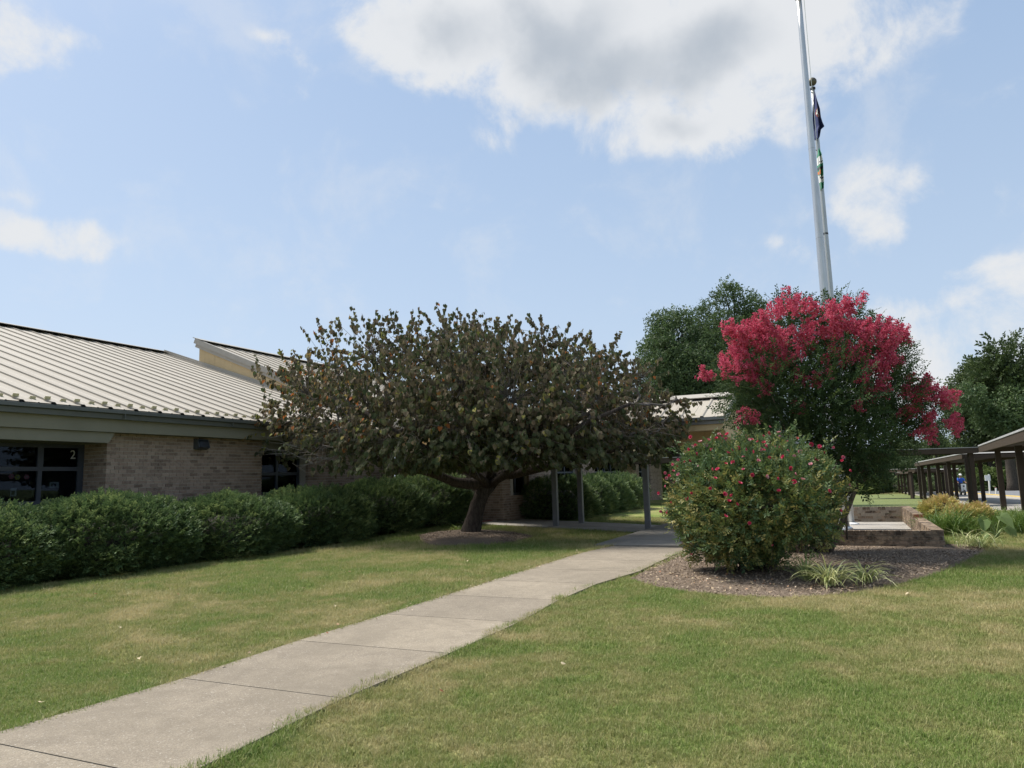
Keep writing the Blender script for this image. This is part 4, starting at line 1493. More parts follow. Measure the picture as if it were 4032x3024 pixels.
# ================================================================== COVERED WALKWAYS
def walkway(label, p0, p1, width_dir, z0, h, posts, group=None, deck=True, loc=None, sep=.0):
    """p0->p1 is the edge beam nearest the lawn; width_dir the vector across"""
    p0, p1 = np.array([p0[0], p0[1], z0]), np.array([p1[0], p1[1], z0 if np.isscalar(sep) else z0])
    p1[2] = z0 + sep
    root = thing('covered_walkway', label, 'covered walkway', (p0 + p1) / 2 * np.array([1, 1, 0]), group)
    al = p1 - p0
    wd = np.asarray(width_dir, float)
    wn_ = wd / np.linalg.norm(wd)
    MB().pbox(p0, al, wn_ * .09, Z * h).build('fascia', MT['bronze'], root)
    MB().pbox(p0 + wd - wn_ * .09, al, wn_ * .09, Z * h).build('fascia', MT['bronze'], root)
    an = al / np.linalg.norm(al)
    MB().pbox(p0 + wn_ * .093, an * .09, wd - wn_ * .186, Z * h).build('end_fascia', MT['bronze'], root)
    MB().pbox(p1 + wn_ * .093 - an * .09, an * .09, wd - wn_ * .186, Z * h).build('end_fascia', MT['bronze'], root)
    d = MB()
    L = np.linalg.norm(al)
    n = int(L / .3)
    base = p0 + wn_ * -.02 + Z * (h + .003)
    if deck:
        for k in range(n):
            d.prism([base + al * (k / n), base + al * ((k + .25) / n) + Z * .055, base + al * ((k + .6) / n) + Z * .055, base + al * ((k + .85) / n), base + al * ((k + .85) / n) - Z * .002, base + al * (k / n) - Z * .002], wd + wn_ * .04)
    else:
        d.pbox(base, al, wd + wn_ * .04, Z * .03)
    d.build('roof_deck', MT['deck'], root)
    MB().pbox(p0 + wn_ * .1 + Z * (h - .06), al, wd - wn_ * .2, Z * .05).build('ceiling', MT['bronze_post'], root)
    for (P, w) in posts:
        z = float(gz(P[0], P[1]))
        f = np.linalg.norm(np.array(P[:2]) - p0[:2]) / np.linalg.norm(al[:2])
        m = MB()
        m.pbox(np.array([P[0], P[1], z]) - an * np.array([1, 1, 0]) * w / 2 - wn_ * w / 2, an * np.array([1, 1, 0]) * w, wn_ * w, Z * (z0 - z - .003 + min(1, f) * sep))
        m.build('post', MT['bronze_post'], root)
    # beams that stick out past the posts
    return root
def wpt(px, Y, extra=0):
    p = at(px, 1850, Y)
    return p
# near arm: along the drive
b0, b1 = at(4032, 1747, 18.4), at(3854, 1777, 32.5)
dB = (b1 - b0) / np.linalg.norm(b1 - b0)
dB[2] = 0
nB = np.array([dB[1], -dB[0], 0])
b00 = b0 - dB * 7
posts = []
for f in (-.15, .30, .73):
    p = b0 + (b1 - b0) * f + nB * .35
    posts += [(p, .19), (p + nB * 2.3, .19)]
walkway('near bronze covered walkway running along the drive, its corrugated roof edge rising out of view', b00, b1, nB * 3.0, 2.10, .26, posts, 'covered walkways along the drive')
# long cross arm to the building
a1, a0 = at(3852, 1783, 33.2), at(2440, 1824, 36.6)
posts = []
dA = (a1 - a0); dA[2] = 0; dA /= np.linalg.norm(dA)
nA = np.array([-dA[1], dA[0], 0])
for px in (2408, 2640, 3836):
    d = ray(px, 1850)[:2]
    # meet the arm's front line
    A = np.stack([d, -dA[:2]], 1)
    k = np.linalg.solve(A, a0[:2])
    p = a0 + dA * k[1] + nA * .25
    posts += [(p, .19)]
walkway('flat bronze covered walkway crossing from the drive towards the building', a0, a1, nA * 2.6, a1[2], .24, posts, None, False, sep=0)
# next arm along the drive, one step lower
d0, d1 = at(3789, 1806, 35.6), at(3602, 1836, 52.5)
dD = (d1 - d0); dD[2] = 0; dD /= np.linalg.norm(dD)
nD = np.array([dD[1], -dD[0], 0])
posts = []
for px in (3737, 3694, 3657, 3631, 3617):
    d = ray(px, 1850)[:2]
    A = np.stack([d, -dD[:2]], 1)
    k = np.linalg.solve(A, (d0 + nD * .3)[:2])
    p = d0 + nD * .3 + dD * k[1]
    posts += [(p, .19)]
posts += [(at(3812, 1850, 35.4), .22)] + [(at(x_, 1850, y_), .19) for x_, y_ in ((3937, 37.5), (3861, 42), (3757, 49), (3722, 56), (3692, 62), (4019, 33.2))]
walkway('middle covered walkway along the drive, one step below the flat cross arm', d0, d1, nD * 3.0, d0[2], .22, posts, 'covered walkways along the drive', sep=d1[2] - d0[2])
c1, c0 = at(3604, 1857, 54.5), at(3330, 1862, 60.5)
dC_ = (c1 - c0); dC_[2] = 0; dC_ /= np.linalg.norm(dC_)
nC_ = np.array([-dC_[1], dC_[0], 0])
walkway('far flat covered walkway crossing behind the flagpoles, lowest roof of the row', c0, c1, nC_ * 2.6, c1[2], .2, [(c1 - dC_ * .6 + nC_ * .2, .2), (c1 - dC_ * .6 + nC_ * 2.2, .2)], None, False)
e0, e1 = at(3600, 1862, 57.5), at(3526, 1868, 92)
dE = (e1 - e0); dE[2] = 0; dE /= np.linalg.norm(dE)
nE = np.array([dE[1], -dE[0], 0])
posts = []
for px in (3588, 3571, 3557, 3545, 3534):
    d = ray(px, 1850)[:2]
    A = np.stack([d, -dE[:2]], 1)
    k = np.linalg.solve(A, (e0 + nE * .3)[:2])
    p = e0 + nE * .3 + dE * k[1]
    posts += [(p, .2), (p + nE * 2.4, .2)]
walkway('farthest covered walkway along the drive, slender posts beyond the lawn', e0, e1, nE * 3.0, e0[2], .2, posts, 'covered walkways along the drive', sep=e1[2] - e0[2])
# ================================================================== ROAD SIGN, FAR BUILDINGS
sp_ = at(3897, 1950, 62)
sgn = thing('road_sign', 'white rectangular road sign on a pale post on the grass bank beyond the drive', 'sign', (sp_[0], sp_[1], sp_[2] - .4))
MB().tube([sp_ - Z * .5, at(3893, 1868, 62)], .07, 8).build('sign_post', MT['white'], sgn)
q = at(3880, 1893, 61.9)
MB().pbox(q, at(3901, 1892, 61.9) - q, (0, .05, 0), Z * .46).build('sign_plate', MT['white'], sgn)
q = at(3922, 1945, 60)
for px in (3921, 3938):
    bq = at(px, 1937, 60)
    t_ = thing('marker_post', 'short white marker post on the bank, %s the dark walkway column' % ('left of' if px == 3921 else 'right of'), 'post', (bq[0], bq[1], bq[2] - .3))
    MB().tube([bq - Z * .4, at(px, 1921, 60)], .07, 8).build('post_body', MT['white'], t_)
    MB().tube([at(px, 1921, 60), at(px, 1919, 60)], .075, 8).build('post_cap', MT['flagred'], t_)
def farbuilding(label, x0, x1, ytop, yroof, ybot, Y, wall, roofm):
    a, b = at(x0, ybot, Y), at(x1, ybot, Y)
    zt, zr = at(x0, ytop, Y)[2], at(x0, yroof, Y)[2]
    root = thing('far_building', label, 'building', ((a[0] + b[0]) / 2, Y + 4, a[2] - .5))
    w = b[0] - a[0]
    zb = a[2] - 1
    MB().pbox((a[0], Y, zb), (w, 0, 0), (0, 9, 0), (0, 0, zt - zb)).build('wall', MT[wall], root)
    MB().prism([(a[0] - .4, Y - .5, zt + .01), (a[0] - .4, Y + 4.5, zr), (a[0] - .4, Y + 9.5, zt + .01)], (w + .8, 0, 0)).build('roof', MT[roofm], root)
    m = MB()
    n = max(2, int(w / 2.6))
    for k in range(n):
        m2 = MB().pbox((a[0] + w * (k + .3) / n, Y - .04, zb + 1.6), (w / n * .4, 0, 0), (0, .03, 0), (0, 0, 1.1))
        m2.build('window', MT['room'], root)
farbuilding('low grey building with a pale roof beyond the far lawn', 3352, 3478, 1923, 1905, 1940, 96, 'farwall', 'farroof')
farbuilding('red brick building glimpsed between the far walkway columns', 3618, 3672, 1888, 1876, 1935, 108, 'farbrick', 'farroof')
farbuilding('pale roofed house glimpsed between trees beyond the far walkway roof', 3690, 3720, 1878, 1866, 1935, 120, 'farwall', 'farroof')
# ================================================================== PERSON ON A SCOOTER
PSC = at(3793, 1958, 63)
PSC[2] = float(gz(PSC[0], PSC[1])) + .03
scale_p = 1.0
hd = np.array([-.30, -.95, 0])               # heading: towards the viewer
hd /= np.linalg.norm(hd)
sd = np.array([-hd[1], hd[0], 0])
def SP(f, l, z): return PSC + hd * f + sd * l + Z * z
scoot = thing('scooter', 'black and white motor scooter ridden along the drive', 'scooter', PSC)
for f in (.62, -.58):
    m = MB()
    ring = [SP(f + .20 * math.cos(a), 0, .22 + .20 * math.sin(a)) for a in np.linspace(0, 2 * math.pi, 17)]
    m.tube(ring, .06, 8, cap=False)
    w = m.build('wheel', MT['scooter'], scoot)
    MB().tube([SP(f, -.05, .22), SP(f, .05, .22)], .11, 10).build('rim', MT['alu'], w)
MB().prism([SP(.32, -.17, .22), SP(.32, -.17, .34), SP(-.15, -.17, .34), SP(-.30, -.17, .70), SP(-.85, -.17, .74), SP(-.80, -.17, .45), SP(-.35, -.17, .22)], sd * .34).build('body', MT['scooter'], scoot)
MB().prism([SP(.42, -.2, .32), SP(.52, -.2, .36), SP(.44, -.18, .98), SP(.36, -.18, .96)], sd * .38).build('front_shield', MT['white'], scoot)
MB().pbox(SP(-.75, -.15, .742), hd * .62, sd * .30, Z * .08).build('seat', MT['black'], scoot)
MB().tube([SP(.36, -.34, 1.04), SP(.42, 0, 1.0), SP(.36, .34, 1.04)], .02, 8).build('handlebar', MT['black'], scoot)
MB().tube([SP(.60, 0, .24), SP(.42, 0, 1.0)], .03, 8).build('steering_column', MT['alu'], scoot)
MB().ball(SP(.50, 0, .80), .075, 10, 8).build('headlight', MT['lens'], scoot)
MB().pbox(SP(.46, -.16, .5) + hd * .04, sd * .32, Z * .2, hd * .012).build('number_plate', MT['white'], scoot)
for sx in (-1, 1):
    MB().tube([SP(.38, sx * .3, 1.04), SP(.40, sx * .36, 1.2)], .01, 6).build('mirror_stem', MT['black'], scoot)
    MB().ball(SP(.40, sx * .37, 1.22), .05, 8, 6).build('mirror', MT['black'], scoot)
person = thing('person', 'person in a bright blue shirt and white cap riding the scooter', 'person', SP(-.35, 0, .8))
def skin_body(name, verts, edges, radii, mat, parent, root=0, sub=2):
    me = bpy.data.meshes.new(name)
    org = ORG[parent.name]
    me.from_pydata([tuple(np.asarray(p) - org) for p in verts], edges, [])
    o = link(name, me, None, parent)
    me.materials.append(mat)
    sk = o.modifiers.new('skin', 'SKIN')
    for i, r in enumerate(radii):
        d = me.skin_vertices[0].data[i]
        d.radius = (r, r) if np.isscalar(r) else r
        d.use_root = (i == root)
    s = o.modifiers.new('smooth', 'SUBSURF')
    s.levels = s.render_levels = sub
    return o
pv = [SP(-.42, 0, .92), SP(-.38, 0, 1.12), SP(-.30, 0, 1.34), SP(-.27, 0, 1.46), SP(-.24, 0, 1.54), SP(-.20, 0, 1.66), SP(-.20, 0, 1.74)]
ed = [(0, 1), (1, 2), (2, 3), (3, 4), (4, 5), (5, 6)]
rd = [.15, .14, .16, .09, .055, .095, .075]
for sx in (-1, 1):
    i = len(pv)
    pv += [SP(-.28, sx * .21, 1.40), SP(-.12, sx * .27, 1.15), SP(.14, sx * .30, 1.06), SP(.34, sx * .31, 1.06)]
    ed += [(2, i), (i, i + 1), (i + 1, i + 2), (i + 2, i + 3)]
    rd += [.075, .052, .04, .035]
    i = len(pv)
    pv += [SP(-.36, sx * .12, .90), SP(.08, sx * .18, .80), SP(.06, sx * .16, .42), SP(.18, sx * .16, .39)]
    ed += [(0, i), (i, i + 1), (i + 1, i + 2), (i + 2, i + 3)]
    rd += [.11, .08, .055, .045]
skin_body('body', pv, ed, rd, MT['skin'], person)
sv = [SP(-.42, 0, .93), SP(-.38, 0, 1.12), SP(-.30, 0, 1.34), SP(-.27, 0, 1.45)]
se, sr_ = [(0, 1), (1, 2), (2, 3)], [.175, .17, .185, .10]
for sx in (-1, 1):
    i = len(sv)
    sv += [SP(-.28, sx * .21, 1.40), SP(-.15, sx * .265, 1.20)]
    se += [(2, i), (i, i + 1)]
    sr_ += [.098, .078]
skin_body('shirt', sv, se, sr_, MT['blueshirt'], person)
tv_ = [SP(-.42, 0, .90)]
te, tr_ = [], [.165]
for sx in (-1, 1):
    i = len(tv_)
    tv_ += [SP(-.34, sx * .12, .90), SP(.08, sx * .18, .80), SP(.06, sx * .16, .48)]
    te += [(0, i), (i, i + 1), (i + 1, i + 2)]
    tr_ += [.13, .10, .075]
skin_body('trousers', tv_, te, tr_, MT['jeans'], person)
hat = MB().ball(SP(-.20, 0, 1.76), .118, 14, 8, (1, 1, .85))
hat.prism([SP(-.10, -.10, 1.745), SP(-.10, .10, 1.745), SP(.06, .07, 1.735), SP(.06, -.07, 1.735)], Z * .015)
hat.build('cap', MT['white'], person, smooth=True)
# ================================================================== VEGETATION
def blob_points(blobs, n, shell=(.55, 1.0), flat=1.0):
    """points spread through several ball-shaped lobes, mostly near their skins; returns points and outward directions"""
    w = np.array([b[1] ** 2 for b in blobs])
    idx = rng.choice(len(blobs), n, p=w / w.sum())
    d = rdir(n)
    d /= np.linalg.norm(d, axis=1, keepdims=True)
    rr = shell[0] + (shell[1] - shell[0]) * rng.random(n) ** .6
    c = np.array([b[0] for b in blobs])[idx]
    r = np.array([b[1] for b in blobs])[idx]
    d2 = d * np.array([1, 1, flat])
    return c + d2 * (r * rr)[:, None], d
def limb(m, p0, p1, r0, r1, wob=.12, n=6, sides=7, sag=0):
    p0, p1 = np.asarray(p0, float), np.asarray(p1, float)
    L = np.linalg.norm(p1 - p0)
    pts = []
    for k in range(n + 1):
        f = k / n
        j = rng.normal(size=3) * wob * L * .18 * math.sin(math.pi * f)
        pts.append(p0 + (p1 - p0) * f + j + Z * sag * L * f * (1 - f))
    m.tube(pts, [r0 + (r1 - r0) * k / n for k in range(n + 1)], sides)
    return pts
# ---------------------------------------------------------------- redbud with the leaning trunk
def redbud():
    Yt = TR[1]
    root = thing('redbud_tree', 'spreading tree with a leaning dark trunk and drooping heart-shaped olive and bronze leaves', 'tree', TR)
    D = lambda px, py, o=0.0: at(px, py, Yt + o)
    tk = MB()
    base = TR - Z * .15
    tp = [base, D(1856, 2085), D(1868, 2040), D(1882, 1985), D(1903, 1935), D(1925, 1905)]
    tk.tube(tp, [.33, .27, .225, .205, .205, .22], 14)
    fork = tp[-1]
    heads = []
    def lb(pts, r0, r1):
        pts = [fork - Z * .05] + [D(*p) for p in pts]
        n = len(pts) - 1
        tk.tube(pts, [r0 + (r1 - r0) * k / n for k in range(n + 1)], 9)
        for k in range(1, len(pts)):
            heads.append((pts[k], r0 + (r1 - r0) * k / n))
    lb([(1895, 1903, -.1), (1850, 1906, -.3), (1790, 1898, -.5), (1720, 1870, -.8), (1620, 1840, -1.2), (1500, 1810, -1.5), (1380, 1760, -1.6)], .19, .05)
    lb([(1950, 1885, .1), (1985, 1868, .2), (2020, 1868, -.2), (2100, 1850, -.6), (2200, 1830, -1.2), (2330, 1800, -1.6), (2450, 1760, -1.8)], .18, .05)
    lb([(1935, 1860, .5), (1900, 1760, 1.0), (1840, 1640, 1.2), (1800, 1500, 1.0)], .15, .04)
    lb([(1965, 1850, .6), (2040, 1740, 1.2), (2120, 1620, 1.4), (2160, 1500, 1.2)], .14, .04)
    lb([(1930, 1850, -.3), (1960, 1740, -.8), (1940, 1600, -1.0), (1900, 1450, -.8)], .13, .04)
    lb([(1900, 1870, .8), (1760, 1760, 1.8), (1600, 1640, 2.2), (1450, 1520, 2.0)], .13, .04)
    lb([(1990, 1850, .8), (2160, 1740, 1.9), (2330, 1620, 2.3), (2450, 1540, 2.0)], .12, .04)
    lb([(1890, 1880, -.9), (1740, 1800, -2.0), (1560, 1700, -2.6), (1400, 1600, -2.4)], .12, .04)
    lb([(2000, 1860, -1.0), (2150, 1760, -2.2), (2320, 1660, -2.6), (2480, 1590, -2.2)], .11, .04)
    for k in range(6):                        # stubs and burls where the limbs part
        tk.ball(D(1905 + 14 * k, 1905 - 9 * k + rng.uniform(-8, 8), rng.uniform(-.15, .15)), rng.uniform(.12, .19), 8, 6, (1, 1, .8))
    trunk_o = tk.build('trunk', MT['bark'], root, smooth=True)
    HP_ = np.array([h[0] for h in heads])
    # crown lobes: (photo x, y, radius in photo px, depth offset)
    lob = [(1180, 1560, 150, -.3), (1090, 1680, 110, .2), (1280, 1440, 130, .4), (1330, 1650, 170, -1.6), (1300, 1560, 170, 1.4), (1450, 1380, 150, 0), (1480, 1560, 190, -1.8), (1500, 1720, 150, -2.2),
           (1600, 1360, 130, .6), (1640, 1500, 200, 1.8), (1660, 1680, 190, -2.4), (1760, 1360, 110, -.4), (1800, 1540, 210, -2.2), (1830, 1400, 130, .8), (1850, 1290, 55, .2), (1830, 1720, 190, -2.6), (1880, 1650, 200, 2.2),
           (1960, 1420, 140, -.6), (1990, 1560, 200, -2.0), (2010, 1740, 180, -2.4), (2080, 1400, 110, .3), (2125, 1310, 60, 0), (2140, 1540, 190, 1.6), (2160, 1680, 190, -2.2), (2250, 1420, 120, .3), (2300, 1560, 180, -1.6),
           (2330, 1700, 170, -1.8), (2390, 1440, 110, .5), (2430, 1580, 150, .8), (2470, 1720, 140, -.8), (2530, 1500, 75, .2), (2560, 1620, 110, -.4), (2590, 1720, 90, .3), (2640, 1640, 55, -.3), (2700, 1600, 28, -.4), (1950, 1800, 130, -2.0), (1750, 1790, 120, -1.8), (2120, 1780, 120, -1.6), (2410, 1800, 80, -1.6), (2180, 1820, 80, -2.0),
           (1640, 1800, 100, -2.2), (1800, 1820, 100, -2.6), (1990, 1820, 90, -2.6), (1440, 1790, 70, -1.2), (1100, 1800, 45, -.2), (1030, 1650, 40, 0)]
    blobs = [(D(x, y, o), r * Yt / FPX) for (x, y, r, o) in lob]
    n_tw = 5100
    tips, dirs = blob_points(blobs, n_tw, (.35, 1.05))
    keep = tips[:, 2] > 1.86
    keep &= ~((tips[:, 2] < 1.9) & (rng.random(n_tw) < .3))
    keep &= ~((tips[:, 0] < -2.6) & (rng.random(n_tw) < .33))
    keep &= ~((tips[:, 2] > 4.8) & (rng.random(n_tw) < .15))
    keep &= ~((np.sin(tips[:, 0] * 2.6 + 1) + np.sin(tips[:, 1] * 2.3) + np.sin(tips[:, 2] * 3.7 + tips[:, 0]) > 1.5) & (rng.random(n_tw) < .6))
    tips, dirs = tips[keep], dirs[keep]
    br = MB()
    # secondary limbs from the main limbs to every lobe centre
    ends = []
    for (c, r) in blobs:
        j = np.argmin(np.linalg.norm(HP_ - c, axis=1))
        pts = limb(br, HP_[j], c + rng.normal(size=3) * r * .2, .035, .014, .5, 6, 5, .1)
        ends += pts[2:]
    EN = np.array(ends)
    tw = MB()
    lp, ld, ln_, lt, ls = [], [], [], [], []
    for q in range(len(tips)):
        p = tips[q]
        j = np.argmin(np.linalg.norm(EN - p, axis=1) + .15 * rng.random(len(EN)))
        p0 = EN[j]
        out = dirs[q] * .5 + (p - p0) * .8
        L = rng.uniform(.28, .55) * (1.5 if rng.random() < .06 else 1)
        out = out / (np.linalg.norm(out) + 1e-6)
        e = p + (out + np.array([0, 0, (.45 if rng.random() < .1 else .05) if p[2] > 4.0 else -.2])) * L * .75
        mid = (p0 + p) / 2 + rng.normal(size=3) * .06
        tw.tube([p0, mid, p, e], [.009, .0065, .005, .0025], 3, cap=False)
        nl = rng.integers(7, 13)
        for k in range(nl):
            f = (k + .6) / nl
            c = p + (e - p) * f if f > .25 else mid + (p - mid) * f * 4
            if c[2] < 1.74:
                continue
            lp.append(c + rng.normal(size=3) * .015)
            dd = np.array([out[0] * .35, out[1] * .35, -1.0]) + rng.normal(size=3) * .33
            ld.append(dd)
            ln_.append(np.array([out[0], out[1], .25]) + rng.normal(size=3) * .55)
            ls.append(rng.uniform(.08, .135))
            # warmer, redder leaves on the outer left side and the far right tip of the crown
            px_bias = .22 * max(0, min(1, (-2.2 - p[0]) / 3.0)) + .10 * max(0, min(1, (p[0] - 1.8) / 2.5))
            base_t = rng.uniform(0, .70)
            if rng.random() < .06 + px_bias * 1.0:
                base_t = rng.uniform(.72, 1)
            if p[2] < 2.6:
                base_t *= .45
            lt.append(base_t)
    # bare dead twigs at two places low in the crown
    for (x, y, o, nn) in ((2420, 1700, -2.2, 46), (1330, 1770, -2.0, 40), (1180, 1760, -.6, 18)):
        c = D(x, y, o)
        for k in range(nn):
            a = c + rng.normal(size=3) * np.array([.5, .3, .22])
            b = a + np.array([rng.choice([-1, 1]) * rng.uniform(.3, .8) if x < 2000 else rng.uniform(-.2, .8), rng.uniform(-.3, .2), rng.uniform(-.35, .35)])
            tw.tube([a, (a + b) / 2 + rng.normal(size=3) * .04, b], [.010, .007, .003], 3, cap=False)
    tag(br.build('branches', MT['bark_grey'], root, smooth=True), kind='stuff')
    tag(tw.build('twigs', MT['bark_grey'], root), kind='stuff')
    lp, ld, ln_, lt, ls = map(np.array, (lp, ld, ln_, lt, ls))
    # the leaves that show largest hang as single leaves, the rest make the crown
    fr_ = np.argsort(np.linalg.norm(lp - CAMP, axis=1))[:260]
    rest = np.ones(len(lp), bool)
    rest[fr_] = False
    v_, f_, t_ = scatter(HEART[0], HEART[1], lp[rest], ld[rest], ln_[rest], ls[rest], lt[rest])
    o = np_mesh('crown', v_, f_, MT['L_redbud'], root, t_)
    tag(o, kind='stuff')
    mes = []
    for k in range(8):
        me = bpy.data.meshes.new('leaf')
        me.from_pydata([tuple(p) for p in HEART[0]], [], [tuple(int(i) for i in f) for f in HEART[1]])
        me.materials.append(MT['L_redbud'])
        a = me.attributes.new('tint', 'FLOAT', 'POINT')
        a.data.foreach_set('value', np.full(len(HEART[0]), [.05, .15, .25, .35, .5, .62, .3, .9][k], np.float32))
        mes.append(me)
    X_, Y_, Z_ = basis(ld[fr_], ln_[fr_])
    for q, i in enumerate(fr_):
        oo = place(mes[q % 8], 'leaf', root, lp[i], X_[q] * ls[i], Y_[q] * ls[i], Z_[q] * ls[i])
redbud()
# ---------------------------------------------------------------- clipped hedges
def shrub(label, c, ru, rv, h, n, group, size=.16, name='hedge_shrub', mat='L_hedge', cat='shrub', lean=0):
    """a clipped rounded shrub: stems, a solid dark hull painting the inner shade and sprays of small leaves all over it"""
    z0 = float(gz(c[0], c[1]))
    root = thing(name, label, cat, (c[0], c[1], z0), group)
    C0 = np.array([c[0], c[1], z0])
    ph = rng.uniform(0, 6, 6)
    def surf(th, ph_):
        # th 0..1 height parameter, ph_ angle
        e = np.cos(ph_); f = np.sin(ph_)
        k = (np.abs(e) ** 2.6 + np.abs(f) ** 2.6) ** (-1 / 2.6)
        prof = np.where(th < .30, .80 + .20 * np.sin(th / .30 * math.pi / 2), np.clip(1 - ((th - .30) / .70) ** 2.6, 0, 1) ** .5)
        bump_ = 1 + .06 * np.sin(3 * ph_ + ph[0] + 5 * th) + .05 * np.sin(5 * ph_ + ph[1] - 7 * th) + .03 * np.sin(9 * ph_ + ph[2] + 9 * th)
        return e * k * prof * ru * bump_, f * k * prof * rv * bump_, th * h * (1 + .035 * np.sin(2 * ph_ + ph[3]) + .03 * np.sin(4 * ph_ + ph[4]))
    core = MB()  # closed dark hull, not twigs: shade inside the shrub built as a shape
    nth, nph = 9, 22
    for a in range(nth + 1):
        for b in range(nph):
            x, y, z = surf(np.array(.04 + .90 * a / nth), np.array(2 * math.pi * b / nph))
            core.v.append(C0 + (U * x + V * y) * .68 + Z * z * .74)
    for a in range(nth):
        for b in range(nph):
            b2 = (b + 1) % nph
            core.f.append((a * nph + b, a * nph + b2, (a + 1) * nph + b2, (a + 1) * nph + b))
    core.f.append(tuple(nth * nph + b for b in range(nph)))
    core.build('inner_shade_and_twigs', MT['twig_and_shade'], root, smooth=True)
    st = MB()
    for k in range(14):
        a = rng.uniform(0, 2 * math.pi)
        x, y = .35 * ru * math.cos(a), .35 * rv * math.sin(a)
        limb(st, C0 + U * x + V * y - Z * .05, C0 + (U * x + V * y) * 2 + Z * h * .7, .022, .008, .3, 4, 5)
    st.build('stems', MT['twig_and_shade'], root)
    th = 1 - (1 - rng.random(n)) ** .75
    th = np.clip(.02 + th * .98, 0, .995)
    pa = rng.uniform(0, 2 * math.pi, n)
    x, y, z = surf(th, pa)
    dep = np.where(rng.random(n) < .03, rng.uniform(1.02, 1.07, n), 1 - np.abs(rng.normal(0, .085, n)))
    pos = C0 + (U[None] * x[:, None] + V[None] * y[:, None]) * dep[:, None] + Z[None] * (z * (.96 + .04 * dep))[:, None]
    outw = U[None] * (x / ru)[:, None] + V[None] * (y / rv)[:, None] + Z[None] * np.clip((th - .45) * 2.2, -.1, 1.3)[:, None]
    d = outw + rng.normal(size=(n, 3)) * .42 + np.array([.25, 0, .38])
    nn = Z[None] * 1.0 + outw * .5 + rng.normal(size=(n, 3)) * .35
    dead = .0
    tint = np.clip(rng.normal(.42, .22, n) + .12 * np.sin(pa * 3 + ph[0]), 0, 1)
    foliage('foliage', MT[mat], root, SPRAY, pos, d, nn, rng.uniform(size * .8, size * 1.35, n), tint)
    return root
hA, hB = gpt(0, 2338)[:2], gpt(1740, 2082)[:2]
hd_ = (hB - hA) / np.linalg.norm(hB - hA)
Lh = np.linalg.norm(hB - hA)
G1 = 'clipped hedge shrubs under the classroom windows'
cuts = [(-3.9, 1.62, 1.30, 'first clipped evergreen hedge shrub, cut by the edge of view under the left window'),
        (-1.1, 1.55, 1.27, 'clipped evergreen hedge shrub under the window with the number'),
        (1.6, 1.60, 1.32, 'clipped evergreen hedge shrub below the left part of the bare brick wall'),
        (4.35, 1.52, 1.24, 'clipped evergreen hedge shrub below the wall light'),
        (7.0, 1.52, 1.28, 'clipped evergreen hedge shrub under the small window behind the tree branches'),
        (9.6, 1.40, 1.32, 'clipped evergreen hedge shrub second from the entrance, left of the leaning trunk'),
        (11.95, 1.55, 1.48, 'rounded evergreen hedge shrub at the entrance end of the row, before the school sign')]
for (a, r, h, lab) in cuts:
    w = 1.28 if a < 8 else 1.35
    c = hA + hd_ * (a + .9) - V[:2] * w
    shrub(lab, c, r, w, h, 10500 if a < 3 else 7500, G1, .145)
hC, hD = gpt(2290, 2056)[:2], gpt(2540, 2004)[:2]
hd2 = (hD - hC) / np.linalg.norm(hD - hC)
G2 = 'clipped hedge shrubs beyond the entry pavement'
for (a, r, h, w, lab) in [(1.15, 1.35, 1.38, 1.25, 'dark clipped shrub at the near end of the far hedge, just behind the canopy posts'),
                       (3.6, 1.5, 1.40, 1.2, 'second clipped shrub of the far hedge behind the canopy posts'),
                       (6.2, 1.5, 1.45, 1.2, 'third clipped shrub of the far hedge, left of the right canopy post'),
                       (8.8, 1.5, 1.5, 1.2, 'clipped shrub at the far end of the far hedge, behind the right canopy post')]:
    c = hC + hd2 * a - V[:2] * w
    shrub(lab, c, r, w, h, 4000, G2, .15)
